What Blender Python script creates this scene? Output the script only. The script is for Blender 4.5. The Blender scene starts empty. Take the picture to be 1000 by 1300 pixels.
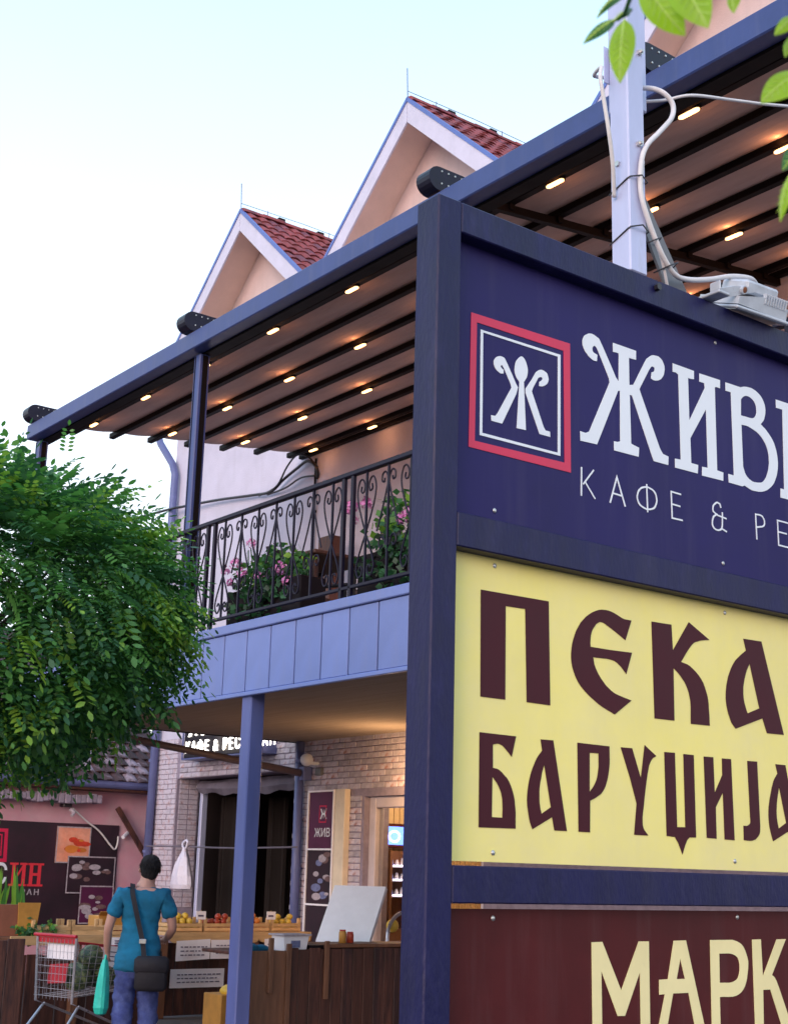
import bpy, bmesh, math, random
from mathutils import Vector, Matrix
R = random.Random(7)
S = bpy.context.scene
col = S.collection
PI = math.pi

# ------------------------------------------------------------------ camera
cam_d = bpy.data.cameras.new('camera')
cam = bpy.data.objects.new('camera', cam_d)
col.objects.link(cam)
FPX, PITCH, ROLL, YAW = 1762.63, 0.255433679, 0.0264654881, 0.919693892
fw = Vector((math.cos(YAW) * math.cos(PITCH), math.sin(YAW) * math.cos(PITCH), math.sin(PITCH)))
r0 = Vector((math.sin(YAW), -math.cos(YAW), 0)); u0 = r0.cross(fw)
rt = math.cos(ROLL) * r0 + math.sin(ROLL) * u0
up = -math.sin(ROLL) * r0 + math.cos(ROLL) * u0
m3 = Matrix((rt, up, -fw)).transposed()
cam.matrix_world = Matrix.Translation((0, 0, 1.65)) @ m3.to_4x4()
cam_d.sensor_fit = 'HORIZONTAL'; cam_d.sensor_width = 36.0
cam_d.lens = FPX * 36 / 1000
cam_d.clip_start = 0.05; cam_d.clip_end = 3000
cam_d.dof.use_dof = True; cam_d.dof.focus_distance = 6.5; cam_d.dof.aperture_fstop = 16
S.camera = cam

# ------------------------------------------------------------------ world, sun, exposure
W = bpy.data.worlds.new('World'); S.world = W; W.use_nodes = True
wn = W.node_tree.nodes; wl = W.node_tree.links
for n in list(wn): wn.remove(n)
SUN_EL, SUN_AZ = math.radians(14), math.radians(207)      # azimuth measured from +x towards +y
sky = wn.new('ShaderNodeTexSky'); sky.sky_type = 'NISHITA'; sky.sun_disc = False
sky.sun_elevation = SUN_EL; sky.sun_rotation = PI / 2 - SUN_AZ
sky.air_density = 1.0; sky.dust_density = 1.5; sky.ozone_density = 1.5
bg = wn.new('ShaderNodeBackground'); bg.inputs[1].default_value = 0.07
# thin even evening cloud: pale near the horizon, cyan overhead
tcw = wn.new('ShaderNodeTexCoord'); sep = wn.new('ShaderNodeSeparateXYZ'); rmp = wn.new('ShaderNodeValToRGB')
rmp.color_ramp.elements[0].position = 0.0; rmp.color_ramp.elements[0].color = (0.86, 0.84, 0.92, 1)
rmp.color_ramp.elements[1].position = 1.0; rmp.color_ramp.elements[1].color = (0.52, 0.62, 1.0, 1)
for ps, cl in ((.30, (0.79, 0.84, 0.92, 1)), (.62, (0.44, 0.72, 0.90, 1))):
    el_ = rmp.color_ramp.elements.new(ps); el_.color = cl
bg2_ = wn.new('ShaderNodeBackground'); bg2_.inputs[1].default_value = 1.45
addw = wn.new('ShaderNodeAddShader')
out = wn.new('ShaderNodeOutputWorld')
wl.new(tcw.outputs['Generated'], sep.inputs[0]); wl.new(sep.outputs[2], rmp.inputs[0]); 
cn = wn.new('ShaderNodeTexNoise'); cn.inputs['Scale'].default_value = 1.6; cn.inputs['Detail'].default_value = 4; wl.new(tcw.outputs['Generated'], cn.inputs['Vector'])
cr_ = wn.new('ShaderNodeMapRange'); cr_.inputs[1].default_value = .3; cr_.inputs[2].default_value = .7; cr_.inputs[3].default_value = .95; cr_.inputs[4].default_value = 1.05; wl.new(cn.outputs['Fac'], cr_.inputs[0])
cm_ = wn.new('ShaderNodeVectorMath'); cm_.operation = 'SCALE'; wl.new(rmp.outputs[0], cm_.inputs[0]); wl.new(cr_.outputs[0], cm_.inputs['Scale']); wl.new(cm_.outputs[0], bg2_.inputs[0])
wl.new(sky.outputs[0], bg.inputs[0]); wl.new(bg.outputs[0], addw.inputs[0]); wl.new(bg2_.outputs[0], addw.inputs[1])
wl.new(addw.outputs[0], out.inputs[0])
sun_d = bpy.data.lights.new('sun', 'SUN'); sun_d.energy = 1.35; sun_d.angle = math.radians(30); sun_d.color = (1.0, 0.74, 0.70)
sun = bpy.data.objects.new('sun', sun_d); col.objects.link(sun)
sdir = Vector((math.cos(SUN_AZ) * math.cos(SUN_EL), math.sin(SUN_AZ) * math.cos(SUN_EL), math.sin(SUN_EL)))
sun.rotation_euler = sdir.to_track_quat('Z', 'Y').to_euler()
S.view_settings.view_transform = 'Standard'; S.view_settings.look = 'None'
S.view_settings.gamma = 1.0; S.view_settings.use_curve_mapping = False
S.view_settings.exposure = 0.0
S.render.engine = 'CYCLES'
S.cycles.use_denoising = True
S.cycles.max_bounces = 6; S.cycles.diffuse_bounces = 3; S.cycles.glossy_bounces = 3; S.cycles.transmission_bounces = 5
S.cycles.sample_clamp_indirect = 4.0

# ------------------------------------------------------------------ materials
MATS = {}
def mat(name, rgb, rough=0.6, metal=0.0, var=0.12, scale=6.0, bump=0.0, bscale=40.0, stretch=(1, 1, 1), rand=0.0,
        rgb2=None, thr=0.5, soft=0.12, pscale=None, trans=0.0, coat=0.0, spec=0.5, streak=0.0, sscale=9.0):
    """Principled material: noise-varied colour, optional second colour in patches, optional bump, optional per-piece variation."""
    if name in MATS: return MATS[name]
    m = bpy.data.materials.new(name); m.use_nodes = True
    N = m.node_tree.nodes; L = m.node_tree.links
    b = N['Principled BSDF']
    b.inputs['Roughness'].default_value = rough; b.inputs['Metallic'].default_value = metal
    b.inputs['Specular IOR Level'].default_value = spec
    if trans: b.inputs['Transmission Weight'].default_value = trans
    if coat: b.inputs['Coat Weight'].default_value = coat
    tc = N.new('ShaderNodeTexCoord'); mp = N.new('ShaderNodeMapping'); mp.inputs[3].default_value = stretch
    L.new(tc.outputs['Object'], mp.inputs[0])
    nz = N.new('ShaderNodeTexNoise'); nz.inputs['Scale'].default_value = scale; nz.inputs['Detail'].default_value = 6
    nz.inputs['Roughness'].default_value = 0.62
    L.new(mp.outputs[0], nz.inputs['Vector'])
    mr = N.new('ShaderNodeMapRange'); mr.inputs[1].default_value = 0.3; mr.inputs[2].default_value = 0.7
    mr.inputs[3].default_value = 1 - var; mr.inputs[4].default_value = 1 + var
    L.new(nz.outputs['Fac'], mr.inputs[0])
    last = None
    if rgb2:
        n2 = N.new('ShaderNodeTexNoise'); n2.inputs['Scale'].default_value = pscale or scale * 0.7; n2.inputs['Detail'].default_value = 8
        n2.inputs['Roughness'].default_value = 0.7
        L.new(mp.outputs[0], n2.inputs['Vector'])
        src = n2.outputs['Fac']
        if rand:
            oi = N.new('ShaderNodeObjectInfo'); ad = N.new('ShaderNodeMath'); ad.operation = 'MULTIPLY_ADD'
            ad.inputs[1].default_value = rand; L.new(oi.outputs['Random'], ad.inputs[0]); 
            sb = N.new('ShaderNodeMath'); sb.operation = 'SUBTRACT'; sb.inputs[1].default_value = rand / 2
            L.new(src, sb.inputs[0]); L.new(sb.outputs[0], ad.inputs[2]); src = ad.outputs[0]
        st = N.new('ShaderNodeMapRange'); st.inputs[1].default_value = thr - soft; st.inputs[2].default_value = thr + soft
        L.new(src, st.inputs[0])
        mx = N.new('ShaderNodeMix'); mx.data_type = 'RGBA'
        mx.inputs[6].default_value = (*rgb, 1); mx.inputs[7].default_value = (*rgb2, 1)
        L.new(st.outputs[0], mx.inputs[0]); last = mx.outputs[2]
    hs = N.new('ShaderNodeHueSaturation')
    if last: L.new(last, hs.inputs['Color'])
    else: hs.inputs['Color'].default_value = (*rgb, 1)
    if rand:
        oi = N.new('ShaderNodeObjectInfo'); rr = N.new('ShaderNodeMapRange')
        rr.inputs[3].default_value = 1 - rand; rr.inputs[4].default_value = 1 + rand
        L.new(oi.outputs['Random'], rr.inputs[0])
        mu = N.new('ShaderNodeMath'); mu.operation = 'MULTIPLY'
        L.new(rr.outputs[0], mu.inputs[0]); L.new(mr.outputs[0], mu.inputs[1]); L.new(mu.outputs[0], hs.inputs['Value'])
    else: L.new(mr.outputs[0], hs.inputs['Value'])
    L.new(hs.outputs[0], b.inputs['Base Color'])
    if streak:                                            # rain streaks and dust running down the surface
        m2 = N.new('ShaderNodeMapping'); m2.inputs[3].default_value = (1, 1, .07); L.new(tc.outputs['Object'], m2.inputs[0])
        n4 = N.new('ShaderNodeTexNoise'); n4.inputs['Scale'].default_value = sscale; n4.inputs['Detail'].default_value = 7; n4.inputs['Roughness'].default_value = .65
        L.new(m2.outputs[0], n4.inputs['Vector'])
        s4 = N.new('ShaderNodeMapRange'); s4.inputs[1].default_value = .5; s4.inputs[2].default_value = .78; s4.inputs[4].default_value = streak
        L.new(n4.outputs['Fac'], s4.inputs[0])
        d4 = N.new('ShaderNodeMix'); d4.data_type = 'RGBA'; d4.inputs[7].default_value = (.30, .27, .28, 1)
        L.new(s4.outputs[0], d4.inputs[0]); L.new(hs.outputs[0], d4.inputs[6]); L.new(d4.outputs[2], b.inputs['Base Color'])
    rm = N.new('ShaderNodeMapRange'); rm.inputs[3].default_value = max(0.05, rough - 0.1); rm.inputs[4].default_value = min(1, rough + 0.1)
    L.new(nz.outputs['Fac'], rm.inputs[0]); L.new(rm.outputs[0], b.inputs['Roughness'])
    if bump:
        n3 = N.new('ShaderNodeTexNoise'); n3.inputs['Scale'].default_value = bscale; n3.inputs['Detail'].default_value = 5
        L.new(mp.outputs[0], n3.inputs['Vector'])
        bp = N.new('ShaderNodeBump'); bp.inputs['Strength'].default_value = bump; bp.inputs['Distance'].default_value = 0.02
        L.new(n3.outputs['Fac'], bp.inputs['Height']); L.new(bp.outputs[0], b.inputs['Normal'])
    MATS[name] = m
    return m
def emat(name, rgb, strength):
    if name in MATS: return MATS[name]
    m = bpy.data.materials.new(name); m.use_nodes = True
    b = m.node_tree.nodes['Principled BSDF']
    b.inputs['Base Color'].default_value = (*rgb, 1)
    b.inputs['Emission Color'].default_value = (*rgb, 1); b.inputs['Emission Strength'].default_value = strength
    MATS[name] = m; return m

M_FRAME = mat('dark_frame_paint', (0.007, 0.0065, 0.054), 0.45, 0.0, 0.25, 9, 0.12, 90, (1, 1, .35), rgb2=(0.018, 0.016, 0.085), thr=.66, soft=.12, pscale=14, spec=.3, streak=.05)
M_NAVY = mat('navy_print', (0.018, 0.012, 0.094), 0.5, 0, 0.16, 1.6, 0.02, 160, spec=.2, streak=.06)
M_YELLOW = mat('yellow_print', (0.93, 0.79, 0.21), 0.5, 0, 0.05, 2.0, 0.02, 160, rgb2=(0.82, 0.70, 0.34), thr=.55, soft=.25, pscale=1.6, spec=.25, streak=.05)
M_MAROON = mat('maroon_print', (0.075, 0.008, 0.009), 0.5, 0, 0.2, 3.0, 0.02, 160, spec=.2, streak=.07)
M_LBROWN = mat('brown_vinyl', (0.056, 0.006, 0.012), 0.5, 0, 0.10, 3, spec=.2)
M_LWHITE = mat('white_vinyl', (0.78, 0.80, 0.84), 0.45, 0, 0.04, 3)
M_LRED = mat('red_vinyl', (0.62, 0.012, 0.07), 0.45, 0, 0.08, 3)
M_LYELLOW = mat('cream_vinyl', (0.85, 0.72, 0.36), 0.45, 0, 0.07, 4, rgb2=(0.62, 0.52, 0.30), thr=.74, soft=.06, pscale=9)
M_SCREW = mat('screw_steel', (0.55, 0.54, 0.52), 0.35, 0.8, 0.1, 30)
M_GALV = mat('galvanised_steel', (0.50, 0.52, 0.72), 0.42, 0.15, 0.10, 6, 0.08, 60, (1, 1, .25), rgb2=(0.40, 0.40, 0.45), thr=.68, soft=.1, pscale=7)
M_RUST = mat('rust', (0.20, 0.07, 0.03), 0.9, 0, 0.3, 20)
M_CABLE = mat('white_cable', (0.70, 0.66, 0.66), 0.5, 0, 0.08, 12)
M_BLACK = mat('black_plastic', (0.018, 0.016, 0.022), 0.4, 0, 0.2, 12)
M_FLOOD = mat('floodlight_grey', (0.50, 0.53, 0.58), 0.5, 0.1, 0.15, 14, rgb2=(0.25, 0.2, 0.18), thr=.7, soft=.08, pscale=16)
M_PLATE = mat('grey_plate', (0.17, 0.17, 0.18), 0.55, 0.1, 0.15, 8)
M_BEAM = mat('pergola_blue_grey', (0.042, 0.066, 0.215), 0.42, 0.0, 0.12, 4, 0.03, 80, spec=.4, streak=.10)
M_BAR = mat('pergola_dark_bar', (0.006, 0.004, 0.005), 0.6, 0, 0.2, 5, spec=.12)
M_FABRIC = mat('canopy_fabric', (0.42, 0.315, 0.30), 0.95, 0, 0.14, 5, 0.10, 30, (1, .25, 1))
M_CAP = mat('end_cap_black', (0.008, 0.007, 0.022), 0.4, 0, 0.25, 14, spec=.3)
M_LAMP = emat('lamp_lens', (1.0, 0.62, 0.27), 3.6)
M_PANEL = mat('fascia_panel_blue_grey', (0.165, 0.220, 0.50), 0.5, 0.0, 0.08, 2.5, 0.04, 50, rand=.08, streak=.16)
M_COLUMN = mat('column_blue_grey', (0.115, 0.140, 0.37), 0.5, 0.0, 0.14, 4, 0.05, 60, (1, 1, .3), spec=.4, streak=.14)
M_SOFFIT = mat('soffit_boards', (0.34, 0.275, 0.235), 0.95, 0, 0.12, 3, 0.03, 40, (6, .3, 1), spec=.08)
M_IRON = mat('wrought_iron', (0.009, 0.007, 0.022), 0.5, 0.0, 0.25, 20, spec=.25)
M_WALLW = mat('lavender_render', (0.60, 0.57, 0.70), 0.9, 0, 0.08, 1.6, 0.25, 45, streak=.16, sscale=4)
M_GABLE = mat('peach_soffit', (0.84, 0.62, 0.52), 0.8, 0, 0.08, 2, 0.06, 40)
M_GWALL = mat('gable_render', (0.74, 0.58, 0.57), 0.9, 0, 0.10, 1.8, 0.25, 45, streak=.18, sscale=4)
M_BARGE = mat('pale_barge_board', (0.62, 0.59, 0.72), 0.6, 0, 0.07, 4, streak=.1)
M_FLASH = mat('blue_verge_flashing', (0.10, 0.16, 0.46), 0.45, 0.0, 0.08, 4)
M_TILE = mat('red_roof_tile', (0.33, 0.062, 0.062), 0.8, 0, 0.3, 9, 0.3, 50, rand=.5, rgb2=(0.11, 0.035, 0.05), thr=.58, soft=.12, pscale=7)
M_OLDTILE = mat('weathered_tile', (0.060, 0.030, 0.032), 0.85, 0, 0.35, 14, 0.3, 50, rand=.5, rgb2=(0.20, 0.155, 0.18), thr=.66, soft=.08, pscale=9)
M_BRICK = mat('whitewashed_brick', (0.57, 0.51, 0.59), 0.85, 0, 0.2, 9, 0.5, 40, rand=.28, rgb2=(0.30, 0.14, 0.12), thr=.64, soft=.10, pscale=9)
M_MORTAR = mat('grey_mortar', (0.30, 0.25, 0.32), 0.95, 0, 0.2, 10, 0.2, 60)
M_PIPE = mat('grey_downpipe', (0.13, 0.15, 0.33), 0.45, 0.1, 0.12, 6)
M_PINK = mat('pink_render', (0.62, 0.27, 0.34), 0.9, 0, 0.10, 2.2, 0.1, 50, rgb2=(0.56, 0.40, 0.44), thr=.55, soft=.2, pscale=1.2)
M_WOODD = mat('dark_stained_wood', (0.105, 0.036, 0.024), 0.6, 0, 0.35, 7, 0.25, 30, (3, 3, .35), rand=.38, rgb2=(0.03, 0.012, 0.012), thr=.56, soft=.12, pscale=5)
M_WOODL = mat('pale_crate_wood', (0.58, 0.36, 0.17), 0.7, 0, 0.2, 9, 0.15, 30, (.5, 3, 3), rand=.2)
M_WOODM = mat('mid_brown_wood', (0.20, 0.085, 0.045), 0.6, 0, 0.3, 7, 0.2, 30, (3, 3, .35), rand=.2)
M_PAPER = mat('price_paper', (0.88, 0.84, 0.90), 0.8, 0, 0.03, 9)
M_INK = mat('ink', (0.10, 0.08, 0.16), 0.8, 0, 0.1, 9)
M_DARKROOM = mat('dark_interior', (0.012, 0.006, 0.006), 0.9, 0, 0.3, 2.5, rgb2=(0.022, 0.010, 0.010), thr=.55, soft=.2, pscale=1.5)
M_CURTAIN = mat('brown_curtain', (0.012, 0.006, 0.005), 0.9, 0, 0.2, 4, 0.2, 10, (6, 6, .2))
M_AWNING = mat('folded_awning_cloth', (0.15, 0.13, 0.17), 0.9, 0, 0.12, 6, 0.15, 20)
M_AWTUBE = mat('awning_tube_brown', (0.145, 0.105, 0.120), 0.5, 0.1, 0.15, 6)
M_BAGW = mat('white_plastic_bag', (0.74, 0.70, 0.82), 0.45, 0, 0.06, 9, 0.5, 18)
M_FOAM = mat('white_foam', (0.78, 0.78, 0.86), 0.9, 0, 0.04, 8, 0.08, 120)
M_BANNER = mat('banner_black', (0.016, 0.008, 0.015), 0.5, 0, 0.25, 1.5, rgb2=(0.06, 0.012, 0.03), thr=.60, soft=.2, pscale=.9)
M_PRED = mat('poster_crimson', (0.085, 0.008, 0.050), 0.5, 0, 0.25, 2.2)
M_DOORF = mat('door_frame_beige', (0.62, 0.54, 0.58), 0.6, 0, 0.08, 5)
M_CREAM = mat('cream_paint', (0.78, 0.66, 0.50), 0.7, 0, 0.10, 5)
M_SLAT = mat('shop_wall_beige', (0.62, 0.45, 0.26), 0.7, 0, 0.08, 5)
M_TV = emat('tv_screen', (0.10, 0.22, 1.0), 3.0)
M_SHELFLIT = emat('shelf_strip_light', (0.86, 0.80, 1.0), 5.0)
M_SIGNLIT = emat('lit_letters', (1.0, 0.93, 0.84), 7.0)
M_CHROME = mat('cart_wire_steel', (0.52, 0.50, 0.56), 0.3, 0.7, 0.1, 20)
M_REDP = mat('red_plastic', (0.42, 0.012, 0.03), 0.4, 0, 0.1, 9)
M_MELON = mat('watermelon_rind', (0.035, 0.060, 0.028), 0.5, 0, 0.3, 8, rgb2=(0.20, 0.23, 0.11), thr=.52, soft=.06, pscale=5, stretch=(4, 4, .5))
M_ORANGE = mat('orange_fruit', (0.62, 0.19, 0.03), 0.45, 0, 0.12, 8, rand=.15)
M_LEMON = mat('yellow_fruit', (0.66, 0.44, 0.06), 0.45, 0, 0.12, 8, rand=.15)
M_TOMATO = mat('red_fruit', (0.38, 0.05, 0.025), 0.35, 0, 0.12, 8, rand=.15)
M_SKIN = mat('skin', (0.46, 0.25, 0.20), 0.55, 0, 0.06, 8)
M_HAIR = mat('dark_hair', (0.006, 0.004, 0.006), 0.9, 0, 0.3, 40, 0.5, 80, (1, 1, .3))
M_SHIRT = mat('teal_shirt', (0.004, 0.125, 0.24), 0.9, 0, 0.3, 5, 1.0, 6)
M_JEANS = mat('blue_jeans', (0.035, 0.050, 0.19), 0.9, 0, 0.35, 7, 0.8, 9, rgb2=(.09, .12, .30), thr=.6, soft=.15, pscale=6)
M_BAGB = mat('black_fabric', (0.010, 0.008, 0.014), 0.75, 0, 0.2, 12, 0.2, 30)
M_BAGG = mat('green_plastic_bag', (0.03, 0.50, 0.40), 0.4, 0, 0.12, 8, 0.5, 16)
M_TERRA = mat('terracotta_planter', (0.28, 0.10, 0.06), 0.7, 0, 0.2, 6)
M_OCHRE = mat('ochre_planter', (0.52, 0.25, 0.05), 0.6, 0, 0.2, 6)
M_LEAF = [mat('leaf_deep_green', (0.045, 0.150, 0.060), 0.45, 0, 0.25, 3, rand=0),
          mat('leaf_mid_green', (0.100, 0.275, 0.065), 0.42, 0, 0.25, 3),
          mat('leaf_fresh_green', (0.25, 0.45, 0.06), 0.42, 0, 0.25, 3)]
def leafmat(name, rgb, tr):
    m = mat(name, rgb, 0.4, 0, 0.12, 30)
    N = m.node_tree.nodes; L = m.node_tree.links; b = N['Principled BSDF']
    t = N.new('ShaderNodeBsdfTranslucent'); t.inputs[0].default_value = (*tr, 1)
    mx = N.new('ShaderNodeMixShader'); mx.inputs[0].default_value = 0.5
    o = [n for n in N if n.type == 'OUTPUT_MATERIAL'][0]
    L.new(b.outputs[0], mx.inputs[1]); L.new(t.outputs[0], mx.inputs[2]); L.new(mx.outputs[0], o.inputs[0])
    return m
for m_, tr in zip(M_LEAF, ((.05, .18, .05), (.12, .38, .06), (.30, .60, .06))):
    N = m_.node_tree.nodes; L = m_.node_tree.links; b = N['Principled BSDF']
    t = N.new('ShaderNodeBsdfTranslucent'); t.inputs[0].default_value = (*tr, 1)
    mx = N.new('ShaderNodeMixShader'); mx.inputs[0].default_value = 0.35
    o = [n for n in N if n.type == 'OUTPUT_MATERIAL'][0]
    L.new(b.outputs[0], mx.inputs[1]); L.new(t.outputs[0], mx.inputs[2]); L.new(mx.outputs[0], o.inputs[0])
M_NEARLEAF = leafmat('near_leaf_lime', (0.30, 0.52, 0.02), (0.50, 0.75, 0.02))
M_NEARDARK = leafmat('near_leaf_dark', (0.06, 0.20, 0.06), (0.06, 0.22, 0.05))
M_BARK = mat('bark', (0.07, 0.05, 0.045), 0.9, 0, 0.3, 12, 0.4, 40, (1, 1, .3))
M_PETAL = mat('pink_petals', (0.62, 0.12, 0.42), 0.6, 0, 0.2, 20, rgb2=(0.72, 0.34, 0.62), thr=.5, soft=.15, pscale=25)
M_POTD = mat('dark_planter', (0.009, 0.005, 0.008), 0.7, 0, 0.2, 8, spec=.2)
M_ASPH = mat('asphalt', (0.055, 0.052, 0.058), 0.9, 0, 0.2, 3, 0.3, 90)
M_PAVE = mat('paving', (0.10, 0.09, 0.095), 0.85, 0, 0.15, 3, 0.2, 60)

# ------------------------------------------------------------------ helpers
LOC = {}
def tag(o, label=None, cat=None, group=None, kind=None):
    if label: o['label'] = label
    if cat: o['category'] = cat
    if group: o['group'] = group
    if kind: o['kind'] = kind
    return o
def thing(name, loc, label, cat, group=None, rot=None):
    o = bpy.data.objects.new(name, None); col.objects.link(o)
    o.location = loc; o.empty_display_size = 0.1
    if rot is not None: o.rotation_euler = rot
    LOC[o.name] = Vector(loc) if rot is None else Vector((0, 0, 0))
    return tag(o, label, cat, group)
class MB:
    """Collects simple solids, then links them as one mesh object (coordinates in metres, world axes unless the parent is rotated)."""
    def __init__(s): s.v = []; s.f = []; s.mi = []; s.cur = 0
    def add(s, vs, fs):
        k = len(s.v); s.v += [tuple(v) for v in vs]
        for f in fs: s.f.append(tuple(i + k for i in f)); s.mi.append(s.cur)
        return s
    def box(s, a, b):
        x0, y0, z0 = a; x1, y1, z1 = b
        return s.add([(x0,y0,z0),(x1,y0,z0),(x1,y1,z0),(x0,y1,z0),(x0,y0,z1),(x1,y0,z1),(x1,y1,z1),(x0,y1,z1)],
                     [(0,3,2,1),(4,5,6,7),(0,1,5,4),(1,2,6,5),(2,3,7,6),(3,0,4,7)])
    def cbox(s, a, b, c=0.006):
        """box with chamfered vertical and horizontal edges"""
        bm = bmesh.new(); x0, y0, z0 = a; x1, y1, z1 = b
        vs = [bm.verts.new(p) for p in [(x0,y0,z0),(x1,y0,z0),(x1,y1,z0),(x0,y1,z0),(x0,y0,z1),(x1,y0,z1),(x1,y1,z1),(x0,y1,z1)]]
        for f in [(0,3,2,1),(4,5,6,7),(0,1,5,4),(1,2,6,5),(2,3,7,6),(3,0,4,7)]: bm.faces.new([vs[i] for i in f])
        bmesh.ops.bevel(bm, geom=list(bm.edges), offset=c, segments=1, affect='EDGES')
        bm.verts.index_update()
        s.add([v.co[:] for v in bm.verts], [[v.index for v in f.verts] for f in bm.faces]); bm.free(); return s
    def beam(s, p, q, w, h, upv=(0, 0, 1), c=0):
        p = Vector(p); q = Vector(q); d = (q - p).normalized(); upv = Vector(upv)
        a = d.cross(upv).normalized() * (w / 2); b = a.normalized().cross(d).normalized() * (h / 2)
        vs = [p-a-b, p+a-b, p+a+b, p-a+b, q-a-b, q+a-b, q+a+b, q-a+b]
        return s.add(vs, [(0,1,2,3),(7,6,5,4),(0,4,5,1),(1,5,6,2),(2,6,7,3),(3,7,4,0)])
    def tube(s, pts, r, n=8, cap=True):
        pts = [Vector(p) for p in pts]; rs = r if isinstance(r, (list, tuple)) else [r] * len(pts)
        k = len(s.v); prev = None
        for i, p in enumerate(pts):
            d = (pts[min(i+1, len(pts)-1)] - pts[max(i-1, 0)]).normalized()
            if prev is None:
                a = d.orthogonal().normalized()
            else:
                a = prev - d * prev.dot(d)
                a = a.normalized() if a.length > 1e-6 else d.orthogonal().normalized()
            prev = a; b = d.cross(a)
            for j in range(n):
                t = 2 * PI * j / n
                s.v.append(tuple(p + (a * math.cos(t) + b * math.sin(t)) * rs[i]))
        for i in range(len(pts) - 1):
            for j in range(n):
                s.f.append((k+i*n+j, k+i*n+(j+1)%n, k+(i+1)*n+(j+1)%n, k+(i+1)*n+j)); s.mi.append(s.cur)
        if cap:
            s.f.append(tuple(k+j for j in range(n))[::-1]); s.mi.append(s.cur)
            e = k + (len(pts)-1)*n
            s.f.append(tuple(e+j for j in range(n))); s.mi.append(s.cur)
        return s
    def prism(s, poly, d):
        """poly: list of 3-D points in one plane, pushed along vector d"""
        n = len(poly); d = Vector(d); a = [Vector(p) for p in poly]
        return s.add(a + [p + d for p in a], [tuple(range(n))[::-1], tuple(range(n, 2*n))] + [(i, (i+1)%n, n+(i+1)%n, n+i) for i in range(n)])
    def ball(s, c, r, nu=8, nv=6, sc=(1, 1, 1), jit=0.0):
        k = len(s.v); c = Vector(c)
        s.v.append(tuple(c + Vector((0, 0, -r * sc[2]))))
        for i in range(1, nv):
            ph = -PI/2 + PI * i / nv
            for j in range(nu):
                t = 2*PI*j/nu; rr = r * (1 + R.uniform(-jit, jit))
                s.v.append((c.x + rr*sc[0]*math.cos(ph)*math.cos(t), c.y + rr*sc[1]*math.cos(ph)*math.sin(t), c.z + rr*sc[2]*math.sin(ph)))
        s.v.append(tuple(c + Vector((0, 0, r * sc[2])))); e = len(s.v) - 1
        for j in range(nu):
            s.f.append((k, k+1+(j+1)%nu, k+1+j)); s.mi.append(s.cur)
            for i in range(nv-2):
                a = k+1+i*nu
                s.f.append((a+j, a+(j+1)%nu, a+nu+(j+1)%nu, a+nu+j)); s.mi.append(s.cur)
            a = k+1+(nv-2)*nu
            s.f.append((a+j, a+(j+1)%nu, e)); s.mi.append(s.cur)
        return s
    def mesh(s, name, mats, off=(0, 0, 0), smooth=False):
        me = bpy.data.meshes.new(name)
        ox, oy, oz = off
        me.from_pydata([(x-ox, y-oy, z-oz) for x, y, z in s.v], [], s.f)
        for m in (mats if isinstance(mats, (list, tuple)) else [mats]): me.materials.append(m)
        if any(s.mi): me.polygons.foreach_set('material_index', s.mi)
        if smooth: me.polygons.foreach_set('use_smooth', [True]*len(me.polygons))
        me.update(); return me
    def build(s, name, mats, parent=None, smooth=False, **kw):
        off = LOC[parent.name] if parent is not None else Vector((0, 0, 0))
        o = bpy.data.objects.new(name, s.mesh(name, mats, off, smooth)); col.objects.link(o)
        if parent is not None: o.parent = parent; LOC[o.name] = Vector(off)
        else: LOC[o.name] = Vector((0, 0, 0))
        return tag(o, **kw)
def piece(name, me, parent, loc, rot=None, sc=None):
    """an instance of shared mesh data as a part of its own, at a world place"""
    o = bpy.data.objects.new(name, me); col.objects.link(o); o.parent = parent
    o.location = Vector(loc) - LOC[parent.name]
    if rot is not None: o.rotation_euler = rot
    if sc is not None: o.scale = sc
    LOC[o.name] = Vector(loc)
    return o
def smooth_pts(P, n=6):
    P = [Vector(p) for p in P]; out = []
    for i in range(len(P)-1):
        p0, p1, p2, p3 = P[max(i-1, 0)], P[i], P[i+1], P[min(i+2, len(P)-1)]
        for k in range(n):
            t = k/n
            out.append(0.5*((2*p1)+(p2-p0)*t+(2*p0-5*p1+4*p2-p3)*t*t+(3*p1-p0-3*p2+p3)*t**3))
    return out + [P[-1]]
def flat_shape(name, loops, mats, place, thick=0.0012, parent=None, split=False):
    """a flat cut-out (outline loops with holes, in metres) with real thickness; place maps (a, b, depth) to the world"""
    verts = []; faces = []
    for q, group in enumerate([[l] for l in loops] if split else [loops]):
        cu = bpy.data.curves.new(name, 'CURVE'); cu.dimensions = '2D'; cu.fill_mode = 'BOTH'; cu.extrude = thick / 2
        for lp in group:
            sp = cu.splines.new('POLY'); sp.points.add(len(lp)-1); sp.use_cyclic_u = True
            for i, (a, b) in enumerate(lp): sp.points[i].co = (a, b, 0, 1)
        o = bpy.data.objects.new(name, cu); col.objects.link(o)
        me = bpy.data.meshes.new_from_object(o.evaluated_get(bpy.context.evaluated_depsgraph_get()))
        k = len(verts)
        verts += [place(v.co.x, v.co.y, v.co.z + q*0.0002) for v in me.vertices]
        faces += [tuple(i+k for i in p.vertices) for p in me.polygons]
        bpy.data.objects.remove(o); bpy.data.curves.remove(cu); bpy.data.meshes.remove(me)
    mb = MB(); mb.v = [tuple(v) for v in verts]; mb.f = faces; mb.mi = [0]*len(faces)
    return mb.build(name, mats, parent)
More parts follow.
